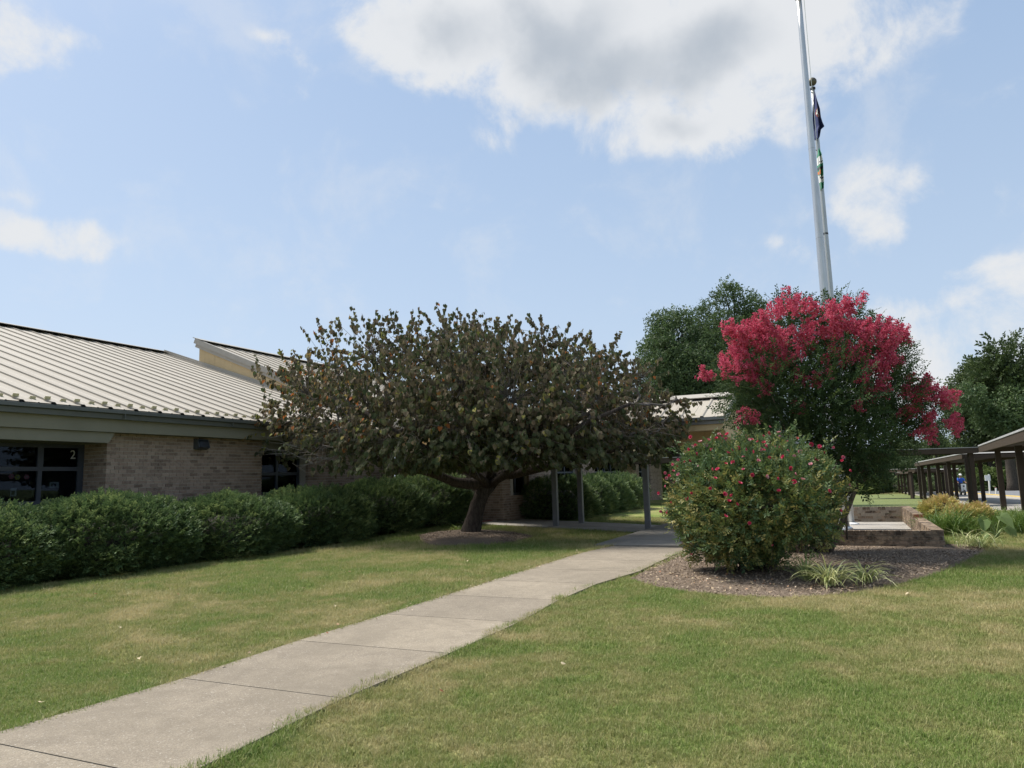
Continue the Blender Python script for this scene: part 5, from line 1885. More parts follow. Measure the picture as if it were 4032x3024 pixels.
# ---------------------------------------------------------------- crape myrtle
def crape():
    Yc = 13.2
    base = gpt(3175, 2188)
    D = lambda px, py, o=0.0: at(px, py, Yc + o)
    root = thing('crape_myrtle', 'tall crape myrtle with bright pink-red flower clusters beside the flagpoles', 'tree', base)
    st = MB()
    lob = [(2970, 1420, 145, 0), (2960, 1580, 100, .3), (3040, 1560, 190, -.6), (3160, 1420, 190, .2), (3110, 1290, 120, .1), (3250, 1560, 200, -.7), (3340, 1400, 170, .3), (3300, 1270, 110, 0), (3440, 1520, 170, -.3), (3470, 1400, 120, .2),
           (3050, 1700, 130, .2), (3150, 1720, 180, -.5), (3320, 1720, 190, -.5), (3470, 1660, 150, .2), (3400, 1800, 110, 0), (3260, 1830, 95, .2), (3560, 1580, 95, .2), (3540, 1700, 90, .3), (3640, 1620, 75, .2), (2880, 1480, 50, .2), (3130, 1210, 45, .1), (3400, 1880, 70, .1), (3470, 1840, 45, .2)]
    blobs = [(D(x, y, o), r * Yc / FPX) for (x, y, r, o) in lob]
    bases = [base + np.array([rng.uniform(-.35, .45), rng.uniform(-.2, .3), -.05]) for _ in range(7)]
    for i, (c, r) in enumerate(blobs):
        b = bases[i % 7]
        mid = b + (c - b) * .45 + np.array([0, 0, .25])
        st.tube([b, b + (mid - b) * .5 + rng.normal(size=3) * .05, mid, c], [.045, .036, .026, .010], 6)
    st.tube([D(3325, 2010, -.3) - Z * .5, D(3330, 1960, -.3), D(3360, 1880, -.2), D(3420, 1800, -.1)], [.02, .02, .015, .01], 5)
    st.build('stems', MT['bark_tan'], root, smooth=True)
    pos, d = blob_points(blobs, 10000, (.2, 1.0))
    # skirt of low growth
    p2, d2 = blob_points([(D(3160, 2060, .1), .5), (D(3240, 2120, 0), .2), (D(3060, 2050, .3), .5)], 260, (.3, 1))
    pos = np.vstack([pos, p2]); d = np.vstack([d, d2])
    keep = pos[:, 2] > .1
    pos, d = pos[keep], d[keep]
    dd = d * .8 + rng.normal(size=d.shape) * .4 + np.array([0, 0, .25])
    o = foliage('foliage', MT['L_crape'], root, CRAPE, pos, dd, rdir(len(pos), 1.1), rng.uniform(.18, .32, len(pos)), np.clip(rng.normal(.42, .22, len(pos)), 0, 1))
    # flower panicles: each a cluster of crinkled petals
    PET = (np.array([[0, 0, 0], [-.5, .5, .22], [0, 1, -.1], [.5, .5, .12], [0, .5, .05]]), np.array([[0, 4, 1], [1, 4, 2], [2, 4, 3], [3, 4, 0]]))
    variants = []
    for k in range(5):
        n = 190
        f = rng.random(n)
        r = .36 * (1 - .72 * f) * np.sqrt(rng.random(n)) * rng.uniform(.85, 1.15)
        a = rng.uniform(0, 2 * math.pi, n)
        # florets gather in small heads
        heads = rng.normal(size=(16, 3)) * np.array([.20, .20, 0]) + np.stack([np.zeros(16), np.zeros(16), np.linspace(.02, .95, 16)], 1)
        heads[:, :2] *= (1.25 - .85 * heads[:, 2:3])
        hi = rng.integers(0, 16, n)
        p = heads[hi] + rng.normal(size=(n, 3)) * .075
        dd_ = p - np.array([0, 0, .3]) + rng.normal(size=(n, 3)) * .3
        v_, f_, t_ = scatter(PET[0], PET[1], p, dd_, rdir(n), rng.uniform(.10, .17, n), np.clip(rng.normal(.45, .22, n), 0, 1))
        me = bpy.data.meshes.new('flower_cluster')
        me.from_pydata([tuple(x) for x in v_], [], [tuple(int(i) for i in q) for q in f_])
        at_ = me.attributes.new('tint', 'FLOAT', 'POINT')
        at_.data.foreach_set('value', t_.astype(np.float32))
        me.materials.append(MT['petal'])
        variants.append(me)
    cl = [  # photo x, y of every bunch of blossom, its spread in photo px, how many clusters
        (3120, 1190, 26, 3), (3060, 1240, 50, 7), (3110, 1235, 40, 5), (3220, 1230, 45, 6), (3300, 1245, 40, 5), (3350, 1225, 40, 6), (3260, 1260, 40, 4), (2980, 1290, 45, 6), (3010, 1330, 55, 8), (3100, 1330, 60, 9), (3180, 1310, 45, 5), (3240, 1330, 55, 6),
        (2870, 1325, 35, 5), (2910, 1345, 40, 6), (2960, 1370, 50, 7), (2880, 1390, 35, 5), (2920, 1420, 45, 7), (2990, 1420, 55, 8), (3060, 1400, 50, 6), (3110, 1430, 45, 5), (3160, 1380, 40, 4), (3280, 1330, 40, 6), (3260, 1390, 40, 4), (3330, 1350, 50, 7), (3390, 1330, 50, 8), (3440, 1300, 35, 5), (3470, 1340, 50, 8), (3530, 1330, 45, 7), (3560, 1360, 25, 4), (3500, 1390, 50, 8), (3430, 1400, 45, 6), (3360, 1420, 45, 6), (3290, 1440, 40, 4), (3440, 1470, 45, 7), (3500, 1450, 35, 5), (3400, 1450, 35, 4),
        (2880, 1470, 40, 5), (2940, 1495, 45, 7), (3000, 1490, 35, 4), (3060, 1455, 30, 3), (3150, 1510, 35, 4), (3220, 1525, 40, 5), (2855, 1440, 25, 3), (2790, 1498, 20, 3), (3410, 1540, 30, 4), (3480, 1530, 35, 5), (3440, 1560, 25, 3), (2950, 1660, 28, 4), (3160, 1620, 18, 2), (3380, 1610, 20, 2),
        (3600, 1540, 40, 6), (3640, 1530, 30, 5), (3660, 1570, 45, 7), (3720, 1575, 25, 4), (3690, 1590, 30, 4), (3560, 1565, 35, 4), (3540, 1640, 25, 3), (3600, 1630, 35, 5), (3640, 1660, 30, 4), (3625, 1715, 28, 4), (3650, 1735, 20, 2), (3765, 1690, 28, 5), (3740, 1670, 16, 2), (3390, 1490, 25, 2), (3020, 1540, 20, 1)]
    n_cl = 0
    for (x, y, sp2, n) in cl:
        for k in range(max(2, int(round(n * .85)))):
            if n_cl >= 296:
                break
            p = D(x + np.clip(rng.normal() * sp2 * .55, -sp2, sp2), y + np.clip(rng.normal() * sp2 * .42, -sp2, sp2), (-.85 if abs(x - 3180) < 330 else -.25) + rng.uniform(-.25, .25))
            ax = np.array([rng.normal() * .45 + (x - 3200) / 900, rng.normal() * .4 - .35, 1.0])
            X_, Y_, Z_ = basis(ax[None], rdir(1))
            s = rng.uniform(.16, .25)
            place(variants[n_cl % 5], 'flower_cluster', root, p, X_[0] * s, Z_[0] * s, Y_[0] * s)
            n_cl += 1
crape()
# ---------------------------------------------------------------- rose bush
def rosebush():
    Yr = 11.1
    base = gpt(2985, 2248)
    root = thing('rose_bush', 'big rounded rose bush dotted with pink and red blooms in the mulch bed', 'rose bush', base)
    D = lambda px, py, o=0.0: at(px, py, Yr + o)
    lob = [(2800, 1895, 135, 0), (2755, 2010, 125, 0), (2940, 1872, 140, -.3), (3100, 1868, 130, -.1), (3200, 1925, 105, 0), (2900, 2000, 190, -.6), (3080, 1990, 190, -.6), (3190, 2040, 100, -.1), (2800, 2110, 120, 0), (2930, 2120, 130, -.4), (3020, 2120, 110, -.3), (3120, 2080, 100, 0), (2870, 1825, 85, .1), (2985, 1800, 75, .0), (3060, 1815, 85, .2), (2760, 1830, 55, .1), (3180, 1830, 60, .1), (2700, 1920, 55, .1), (2685, 2040, 55, .2), (2840, 2190, 60, .1)]
    blobs = [(D(x, y, o), r * Yr / FPX) for (x, y, r, o) in lob]
    st = MB()
    for i, (c, r) in enumerate(blobs):
        for q in range(3):
            e = c + rng.normal(size=3) * r * .5
            limb(st, base + np.array([rng.normal() * .14, rng.normal() * .12, -.03]), e, .018, .006, .25, 5, 5, .15)
    st.tube([base, D(3040, 2180), D(3120, 2120), D(3190, 2050)], [.05, .045, .03, .012], 7)
    st.tube([base + np.array([.1, .1, 0]), D(3060, 2150, .2), D(3090, 2060, .2), D(3100, 1950, .2)], [.04, .035, .025, .012], 7)
    st.build('canes', MT['bark_far'], root, smooth=True)
    core = MB()
    for (c, r) in blobs:
        for q in range(26):
            a0_ = c + rng.normal(size=3) * r * .35
            core.tube([a0_, a0_ + rng.normal(size=3) * r * .22, a0_ + rng.normal(size=3) * r * .5], [.006, .004, .002], 3, cap=False)
    tag(core.build('inner_shade_and_twigs', MT['twig_and_shade'], root), kind='stuff')
    pos, d = blob_points(blobs, 11500, (.3, 1.03))
    keep = pos[:, 2] > .22
    # an opening low on the right where the canes show
    g_ = (pos[:, 2] < .62) & (pos[:, 0] > base[0] + .12) & (pos[:, 0] < base[0] + .75)
    keep &= ~(g_ & (rng.random(len(pos)) < .85))
    hol = np.sin(pos[:, 0] * 6.1) + np.sin(pos[:, 2] * 7.3 + 1.5 * pos[:, 0]) + np.sin(pos[:, 1] * 5.2)
    keep &= ~((hol > 1.6) & (rng.random(len(pos)) < .72))
    pos, d = pos[keep], d[keep]
    # long free shoots that break the outline
    sh = MB()
    ex_p, ex_d = [], []
    for q in range(85):
        c, r = blobs[rng.integers(0, len(blobs))]
        dr = rng.normal(size=3) * np.array([1, .8, .5]) + np.array([0, -.2, .75])
        dr /= np.linalg.norm(dr)
        a0_ = c + dr * r * .85
        L_s = rng.uniform(.15, .38)
        sh.tube([a0_, a0_ + dr * L_s * .5, a0_ + dr * L_s + Z * .02], [.005, .004, .002], 3, cap=False)
        for f in np.linspace(.3, 1, 5):
            ex_p.append(a0_ + dr * L_s * f)
            ex_d.append(dr * .4 + rng.normal(size=3) * .7)
    tag(sh.build('shoots', MT['stalk'], root), kind='stuff')
    pos, d = np.vstack([pos, ex_p]), np.vstack([d, ex_d])
    dd = d * .9 + rng.normal(size=d.shape) * .5 + np.array([0, 0, .2])
    t = rng.normal(.30, .16, len(pos))
    yel = (pos[:, 2] < 1.45) & (rng.random(len(pos)) < .40)
    t = np.where(yel, rng.uniform(.45, 1.0, len(pos)), t)
    foliage('foliage', MT['L_rose'], root, ROSESP, pos, dd, rdir(len(pos), .9), rng.uniform(.10, .16, len(pos)), np.clip(t, 0, 1))
    # blooms
    PET = (np.array([[0, 0, 0], [-.5, .45, .16], [-.3, .95, .30], [.3, .95, .30], [.5, .45, .16]]), np.array([[0, 2, 1], [0, 3, 2], [0, 4, 3]]))
    vs = []
    for k, (b0_, b1_) in enumerate(((0, .3), (.1, .5), (.3, .7), (.55, .85), (.75, 1))):
        a = np.concatenate([np.linspace(0, 2 * math.pi, 7)[:-1], np.linspace(.5, 2 * math.pi + .5, 6)[:-1]])
        lift = np.r_[np.full(6, .45), np.full(5, 1.1)]
        dd_ = np.stack([np.cos(a), np.sin(a), lift], 1)
        nn_ = np.stack([-np.cos(a) * .5, -np.sin(a) * .5, np.ones(11)], 1)
        v_, f_, t_ = scatter(PET[0], PET[1], np.zeros((11, 3)), dd_, nn_, np.r_[np.full(6, 1.0), np.full(5, .75)], rng.uniform(b0_, b1_, 11))
        me = bpy.data.meshes.new('rose_bloom')
        me.from_pydata([tuple(x) for x in v_], [], [tuple(int(i) for i in q) for q in f_])
        at_ = me.attributes.new('tint', 'FLOAT', 'POINT')
        at_.data.foreach_set('value', t_.astype(np.float32))
        me.materials.append(MT['rosepetal'])
        vs.append(me)
    pts = [(2720, 1722), (2790, 1735), (2820, 1728), (2830, 1712), (2838, 1718), (2858, 1728), (2865, 1712), (2895, 1700), (2900, 1688), (2935, 1720), (2945, 1718), (2950, 1733), (2960, 1732), (2985, 1740), (3005, 1718), (3025, 1708), (3030, 1682), (3067, 1705), (3070, 1720), (3140, 1727), (3100, 1745), (3030, 1745), (3007, 1745), (2997, 1770), (3008, 1775), (3012, 1758), (2972, 1778), (3035, 1750), (3045, 1760), (3072, 1760), (3078, 1770), (3100, 1778), (2942, 1768), (2908, 1763), (2880, 1770), (2802, 1770), (2780, 1750), (2758, 1742), (2740, 1755), (2725, 1760), (2715, 1770), (2700, 1782), (2670, 1812), (2698, 1820), (2718, 1816), (2740, 1788), (2758, 1760), (2745, 1833), (2662, 1833), (2650, 1830), (2617, 1862), (2622, 1882), (2635, 1875), (2650, 1856), (2672, 1870), (2653, 1895), (2615, 1915), (2595, 1942), (2865, 1785), (2858, 1828), (2885, 1820), (2925, 1795), (2928, 1800), (2927, 1850), (2802, 1850), (2827, 1851), (2912, 1905), (2885, 1818), (3030, 1800), (3085, 1800), (3017, 1878), (3060, 1885), (3130, 1867), (3128, 1795), (3127, 1898), (3160, 1890), (3205, 1808), (3210, 1812), (3217, 1815), (3240, 1820), (3192, 1830), (3193, 1750), (3227, 1760), (3280, 1763), (3247, 1780), (3320, 1800), (3316, 1815), (3345, 1855), (3342, 1908), (3262, 1935), (3305, 2010), (3067, 1935), (2875, 1947), (2852, 1947), (2900, 1987), (2855, 2035), (2950, 2060), (3043, 2150), (2722, 2185), (2620, 2015), (2602, 2012), (2795, 1922), (2706, 1965), (2725, 1940), (2870, 1975), (2640, 1980), (3110, 1845), (3150, 1780), (2985, 1815), (2960, 1870), (2815, 1885)]
    for q, (x, y) in enumerate(pts):
        p = None
        # sit the bloom on the front skin of the nearest lobe
        best = 0
        d_ = ray(x, y)
        for (c, r) in blobs:
            b = (CAMP - c) @ d_ / (d_ @ d_)
            disc = b * b - ((CAMP - c) @ (CAMP - c) - (r * 1.03) ** 2) / (d_ @ d_)
            if disc > 0:
                tt_ = -b - math.sqrt(disc)
                if p is None or tt_ < best:
                    best, p = tt_, CAMP + d_ * tt_
        if p is None:
            p = D(x, y, 0)
        ax = np.array([rng.normal() * .5, -1.0 + rng.normal() * .3, .5 + rng.normal() * .3])
        X_, Y_, Z_ = basis(rdir(1), ax[None])
        s = rng.uniform(.026, .043)
        k = rng.choice(5, p=[.34, .24, .16, .14, .12])
        place(vs[k], 'rose_bloom', root, p - d_ / np.linalg.norm(d_) * .03, X_[0] * s, Y_[0] * s, Z_[0] * s)
rosebush()
# ---------------------------------------------------------------- grassy plants
def blade_verts(L, w, lean, droop, n=5, ang=0.0):
    pts = []
    x, z, a = 0.0, 0.0, lean
    for k in range(n + 1):
        pts.append((x, z))
        a = lean + droop * ((k + 1) / n) ** 1.5
        x += L / n * math.sin(a)
        z += L / n * math.cos(a)
    v_, f_ = [], []
    for k, (x, z) in enumerate(pts):
        ww = w * (1 - (k / n) ** 3) * .5 + .0004
        v_ += [[-ww, x, z], [0, x, z - ww * .5], [ww, x, z]]
    for k in range(n):
        i = 3 * k
        f_ += [[i, i + 1, i + 4], [i, i + 4, i + 3], [i + 1, i + 2, i + 5], [i + 1, i + 5, i + 4]]
    return np.array(v_), np.array(f_)
def grassy(name, label, cat, px, py, n, L, w, mat, group=None, parts=False, spread=.10, droop=(1.2, 2.1), lean=(.1, .9), P=None, tint=(.1, 1)):
    P = gpt(px, py) if P is None else P
    P = P.copy()
    P[2] = float(bedz(P[0], P[1]))
    root = thing(name, label, cat, P, group)
    vs, fs, ts, k0 = [], [], [], 0
    protos = []
    for k in range(n):
        a = rng.uniform(0, 2 * math.pi)
        v_, f_ = blade_verts(L * rng.uniform(.7, 1.15), w * rng.uniform(.8, 1.2), rng.uniform(*lean), rng.uniform(*droop), 6)
        R = np.array([[math.cos(a), -math.sin(a), 0], [math.sin(a), math.cos(a), 0], [0, 0, 1]])
        off = np.array([rng.normal() * spread, rng.normal() * spread, 0])
        t = rng.uniform(*tint)
        if parts:
            me = bpy.data.meshes.new('leaf')
            me.from_pydata([tuple(R @ p + off * .6) for p in v_], [], [tuple(int(i) for i in q) for q in f_])
            me.attributes.new('tint', 'FLOAT', 'POINT').data.foreach_set('value', np.full(len(v_), t, np.float32))
            me.materials.append(MT[mat])
            link('leaf', me, None, root)
        else:
            vs.append((v_ @ R.T) + off + P)
            fs.append(f_ + k0)
            ts.append(np.full(len(v_), t))
            k0 += len(v_)
    if not parts:
        np_mesh('leaves', np.concatenate(vs), np.concatenate(fs), MT[mat], root, np.concatenate(ts))
    return root
GL = 'striped grassy plants in the mulch bed'
grassy('lily_turf', 'striped grassy clump at the foot of the rose bush, the left one of three', 'grassy plant', 3178, 2300, 80, .48, .015, 'L_lirio', GL, True, .07, (.9, 1.9), (.05, .75), tint=(.0, .8))
grassy('lily_turf', 'palest striped grassy clump, in front of the other two by the rose bush', 'grassy plant', 3268, 2318, 95, .52, .016, 'L_lirio', GL, True, .08, (1.0, 2.1), (.1, .9), tint=(.3, 1))
grassy('lily_turf', 'striped grassy clump with a few straw-coloured blades, rightmost by the rose bush', 'grassy plant', 3412, 2306, 64, .46, .015, 'L_lirio', GL, True, .07, (1.1, 2.1), (.2, 1.0), tint=(.2, 1))
grassy('lily_turf', 'striped grassy clump at the far tip of the mulch bed below the brick enclosure corner', 'grassy plant', 3848, 2160, 130, .46, .014, 'L_lirio', GL, False, .14, (1.1, 2.1), (.1, 1.0), tint=(0, .9))
grassy('ornamental_grass', 'large dark green grassy mound beside the stepped brick wall', 'grassy plant', 3745, 2108, 520, .78, .016, 'L_grassy', None, False, .22, (.7, 1.7), (.05, .85))
grassy('ornamental_grass', 'lime green grassy clump at the back corner of the brick enclosure', 'grassy plant', 3610, 2040, 300, .70, .018, 'L_limegrass', None, False, .26, (.6, 1.5), (.05, .7), P=np.array([12.1, 20.6, 0]))
GR = 'grassy plants beyond the elephant ear'
for i, (px, py, n, L, lab) in enumerate(((3900, 2088, 260, .62, 'green grassy clump behind the left elephant ear leaf'), (3965, 2096, 300, .62, 'green grassy clump just right of the elephant ear plant'), (4020, 2100, 320, .66, 'green grassy clump at the edge of view beyond the elephant ear plant'), (3935, 2058, 220, .5, 'dull grassy clump at the walkway edge, left one of the back row'), (3990, 2060, 240, .5, 'dull grassy clump at the walkway edge, middle of the back row'), (4045, 2064, 240, .5, 'dull grassy clump at the walkway edge, cut by the edge of view'))):
    grassy('ornamental_grass', lab, 'grassy plant', px, py, n, L, .015, 'L_grassy', GR, False, .34, (.6, 1.6), (.05, .8))
def leafmound(label, px, py, Y, rx, ry, h, n, size, mat, group, name='golden_shrub'):
    c = at(px, py, Y)
    z0 = float(gz(c[0], c[1]))
    root = thing(name, label, 'shrub', (c[0], c[1], z0), group)
    blobs = []
    for k in range(9):
        a = rng.uniform(0, 2 * math.pi)
        blobs.append((np.array([c[0] + math.cos(a) * rx * .6, c[1] + math.sin(a) * ry * .6, z0 + h * rng.uniform(.40, .60)]), h * .30))
    st = MB()
    for (q, r) in blobs:
        limb(st, np.array([c[0], c[1], z0 - .03]), q, .02, .008, .3, 4, 5)
    st.build('stems', MT['twig_and_shade'], root)
    core = MB()  # solid dark balls that paint the shade between the leaves
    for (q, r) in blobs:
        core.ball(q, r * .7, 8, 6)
    core.build('inner_shade_and_twigs', MT['twig_and_shade'], root, smooth=True)
    pos, d = blob_points(blobs, n, (.6, 1.05))
    k = pos[:, 2] > z0 + .03
    pos, d = pos[k], d[k]
    t = np.clip(.15 + .75 * (pos[:, 2] - z0) / h * rng.uniform(.5, 1.25, len(pos)), 0, 1)
    foliage('foliage', MT[mat], root, ROSESP, pos, d + rng.normal(size=d.shape) * .45, rdir(len(pos), 1.2), rng.uniform(size * .8, size * 1.3, len(pos)), t)
GG = 'golden leaved shrubs by the walkway'
leafmound('golden-leaved mounded shrub farther from the viewer, left of its twin', 3718, 2060, 19.0, .46, .42, .78, 1900, .13, 'L_gold', GG)
leafmound('golden-leaved mounded shrub in front of the walkway posts, the lower of two', 3815, 2085, 17.4, .46, .40, .64, 1900, .12, 'L_gold', GG)
def elephant_ear():
    P = gpt(3926, 2122)
    P[2] = float(gz(P[0], P[1]))
    root = thing('elephant_ear_plant', 'elephant ear plant with big pale green leaves on bare stalks', 'plant', P)
    k = P[1] / FPX
    tips = [((3872, 2050), (-.35, -.5, -.8), .30, .2), ((3940, 2035), (.45, -.6, -.65), .36, .7), ((3962, 2078), (.55, -.4, -.85), .34, .5), ((3875, 2100), (-.4, -.6, -.5), .20, .9), ((3885, 2040), (-.1, .6, -.5), .22, .4)]
    for i, ((x, y), d, s, t) in enumerate(tips):
        e = at(x, y, P[1] - .1 + .1 * (i % 3))
        mid = (P + e) / 2 + Z * .08
        MB().tube([P - Z * .02, P + (mid - P) * .5 + Z * .04, mid, e], [.022, .018, .014, .009], 7).build('stalk', MT['stalk'], root, smooth=True)
        d = np.array(d)
        v_, f_, t_ = scatter(HEART[0] * np.array([.85, 1, 2.2]), HEART[1], (e - d / np.linalg.norm(d) * s * .1)[None], d[None], np.array([[0, -1.0, .7]]), [s], [t])
        np_mesh('leaf', v_, f_, MT['L_ear'], root, t_)
elephant_ear()
grassy('garden_weed', 'small pale seedling at the foot of the leaning trunk', 'plant', 1792, 2100, 14, .2, .03, 'L_limegrass', None, False, .05, (.4, 1.2), (.1, .8))
# ---------------------------------------------------------------- trees beyond
def tree(label, px, pyt, wpx, Y, n, mat, size=.5, pyb=1935, kind='tree', lobes=14, trunk_r=.22, seed=0, clear=.25, group=None, shape=1.0, name='tree'):
    c = at(px, 1850, Y)
    z0 = float(gz(c[0], c[1])) if Y < 130 else at(px, pyb, Y)[2]
    zt = at(px, pyt, Y)[2]
    h = zt - z0
    w = wpx * Y / FPX / 2
    root = thing(name, label, 'tree', (c[0], c[1], z0), group)
    C0 = np.array([c[0], c[1], z0])
    tk = MB()
    top = C0 + Z * h * .8 + np.array([rng.normal() * .2, 0, 0])
    tp = limb(tk, C0 - Z * .3, top, trunk_r, .05, .12, 8, 8)
    blobs = []
    for k in range(lobes):
        f = clear + (1 - clear) * (k + .5) / lobes
        prof = math.sin(math.pi * min(1, (f - clear) / (1 - clear) * .80 + .16)) ** .7 * shape + (1 - shape)
        a = k * 2.4 + rng.uniform(-.5, .5)
        r = w * prof * rng.uniform(.42, .62)
        off = w * prof * rng.uniform(.40, .62)
        q = C0 + np.array([math.cos(a) * off, math.sin(a) * off, h * f])
        q[2] = min(q[2], z0 + h - r * .8)
        blobs.append((q, r))
        j = min(len(tp) - 1, max(1, int(f * .8 * len(tp))))
        limb(tk, tp[j - 1], q, trunk_r * .4, .03, .3, 4, 5, .1)
    tk.build('trunk', MT['bark_far'], root, smooth=True)
    pos, d = blob_points(blobs, n, (.35, 1.06))
    # break the lobes up so light shows through
    ph = rng.uniform(0, 6, 3)
    g = np.sin(pos[:, 0] * 2.1 / max(w, 1) * 3 + ph[0]) + np.sin(pos[:, 1] * 6 / max(w, 1) + ph[1]) + np.sin(pos[:, 2] * 6 / max(w, 1) + ph[2])
    keep = (g > -1.1) | (rng.random(n) < .35)
    pos, d = pos[keep], d[keep]
    if kind == 'pine':
        d = d * np.array([1, 1, .25]) + np.array([0, 0, .12])
    foliage('crown', MT[mat], root, CLUMP if kind != 'pine' else SPRAY, pos, d + rng.normal(size=d.shape) * .4, rdir(len(pos), .8), rng.uniform(size * .7, size * 1.3, len(pos)), np.clip(rng.normal(.45, .2, len(pos)), 0, 1))
    return root
tree('large dark green shade tree rising behind the entrance canopy, its upper right dome', 2905, 1122, 420, 44, 5600, 'L_tree', .29, lobes=22, trunk_r=.28, clear=.25)
tree('rounded dark green shade tree behind the canopy roof, the lower left dome', 2680, 1215, 400, 43, 5200, 'L_tree', .29, lobes=20, trunk_r=.25, clear=.25)
tree('dark courtyard tree glimpsed under the entrance canopy', 2600, 1760, 260, 50, 900, 'L_tree', .4, lobes=10, clear=.15)
TG = 'trees along the far side of the lawn and drive'
tree('tall broad oak at the right of the drive, gaps of sky in its crown', 3900, 1420, 300, 92, 2600, 'L_treeb', .72, lobes=24, trunk_r=.5, clear=.3)
tree('tall dark pine with flat tiers at the edge of view beyond the drive', 4030, 1325, 270, 88, 1900, 'L_pine', 1.3, lobes=20, trunk_r=.4, clear=.3, kind='pine')
tree('small thin-crowned tree standing clear against the sky beyond the walkways', 3688, 1625, 100, 112, 170, 'L_treeb', .7, lobes=8, clear=.5, trunk_r=.14)
rowt = [(3250, 1800, 220, 104, 'L_tree', 'dark tree behind the lowest walkway roof, half hidden by the flowering tree'), (3335, 1840, 150, 96, 'L_treeb', 'small tree before the low grey building, left of its middle'), (3420, 1780, 190, 90, 'L_tree', 'dark spreading tree in front of the low grey building'),
        (3405, 1870, 80, 88, 'L_lime', 'little light green tree at the left end of the grey building'), (3520, 1800, 170, 102, 'L_treeb', 'mid green tree above the farthest walkway'), (3600, 1745, 190, 118, 'L_treeb', 'tall mid green tree behind the step of the far walkways'), (3560, 1720, 150, 128, 'L_lime', 'light green tree crown far behind the flower tips'),
        (3700, 1720, 190, 120, 'L_lime', 'bright light green tree beyond the middle walkway'), (3790, 1740, 180, 112, 'L_lime', 'light green tree right of the thin-crowned tree'), (3640, 1830, 160, 104, 'L_treeb', 'dark low tree behind the middle walkway posts'), (3745, 1840, 190, 100, 'L_tree', 'dark tree behind the scooter rider'),
        (3850, 1800, 190, 96, 'L_treeb', 'mid green tree behind the white road sign'), (3960, 1780, 180, 100, 'L_tree', 'dark tree beyond the bank at the near walkway end'), (4060, 1760, 180, 98, 'L_treeb', 'green tree beyond the bank, cut by the edge of view'), (3900, 1860, 130, 88, 'L_lime', 'light green low tree on the bank behind the sign'),
        (3470, 1850, 120, 108, 'L_lime', 'small light green tree right of the grey building')]
for (px, pt, w, Y, mat, lab) in rowt:
    tree(lab, px, pt, w, Y, 620, mat, .78, lobes=11, trunk_r=.2, clear=.22, group=TG)
# bare trunk of the big tree on the bank
tb = at(3990, 1925, 84)
tr_big = thing('tree', 'thick bare grey trunk on the bank seen under the near walkway roof', 'tree', (tb[0], tb[1], tb[2] - .5))
m = MB()
m.tube([tb - Z * .6, tb + Z * .6, tb + Z * 3, tb + Z * 7], [.78, .56, .50, .42], 12)
m.build('trunk', MT['bark_far'], tr_big, smooth=True)
bl_ = [(tb + np.array([rng.normal() * 2, rng.normal() * 1.5, 7 + rng.uniform(0, 5)]), 1.8) for _ in range(9)]
pos, d = blob_points(bl_, 900, (.3, 1.05))
foliage('crown', MT['L_tree'], tr_big, CLUMP, pos, d, rdir(900, .8), rng.uniform(.5, .9, 900), rng.uniform(.2, .7, 900))
GH = 'low bushes along the far edge of the lawn'
for i, (px, py, Y, w, h, lab) in enumerate(((3540, 1938, 98, 3.2, 1.7, 'dark low bush at the end of the lawn, left of the farthest posts'), (3490, 1938, 99, 3.0, 2.0, 'dark low bush right of the grey building'), (3700, 1940, 95, 3.4, 1.5, 'dark low hedge bush behind the middle walkway posts'), (3770, 1938, 92, 3.4, 1.5, 'dark low hedge bush behind the scooter'), (3850, 1936, 90, 3.6, 1.4, 'dark low hedge bush left of the road sign'), (3935, 1930, 90, 3.4, 1.4, 'dark low hedge bush right of the road sign'))):
    c = at(px, py, Y)
    shrub(lab, c[:2], w, 1.8, h, 380, GH, .55, 'far_bush', 'L_treeb', 'bush')
# neighbours out of view on the right that the windows and the light still know about
# ---------------------------------------------------------------- fallen leaves
FL = [(160, 2795, .3, 'pale dry leaf on the left lawn near the bottom corner by the path'), (478, 2488, .35, 'pale dry leaf alone in the middle of the left lawn'), (1190, 2330, .3, 'pale dry leaf on the left lawn halfway between hedge and path'),
      (1320, 2400, .3, 'pale dry leaf on the left lawn close to the bend of the path edge'), (1556, 2268, .4, 'tan dry leaf below the tree mulch ring, the one nearer the path'), (1380, 2262, .62, 'dark red dry leaf below the left tip of the mulch ring'),
      (1642, 2228, .3, 'pale curled leaf just in front of the tree mulch ring'), (1842, 2220, .4, 'tan leaf on the grass below the leaning trunk'), (2268, 2175, .4, 'brown leaf at the left path edge near the canopy post'),
      (3280, 2378, .35, 'large tan leaf on the grass just below the mulch bed'), (3580, 2352, .3, 'pale leaf on the grass below the right part of the mulch bed'), (548, 2612, .3, 'small white leaf on the left lawn near the path crack tuft'),
      (2212, 2640, .3, 'small pale leaf in the middle of the right lawn'), (372, 2352, .66, 'dark red leaf on bright grass in front of the first hedge shrub'), (700, 2355, .66, 'dark red leaf on the left lawn, farther from the hedge'), (1735, 2750, .66, 'dark brown leaf on the right lawn near the path')]
for (x, y, t, lab) in FL:
    p = gpt(x, y)
    p[2] = float(gz(p[0], p[1])) + .05
    v_, f_, t_ = scatter(HEART[0] * np.array([1, 1, 2.5]), HEART[1], np.zeros((1, 3)), rdir(1) * np.array([[1, 1, .2]]), rdir(1, 2), [rng.uniform(.03, .05)], [t])
    o = np_mesh('fallen_leaf', v_, f_, MT['dryleaf'], None, t_)
    o.location = tuple(p)
    tag(o, lab, 'leaf', 'fallen leaves on the lawn')
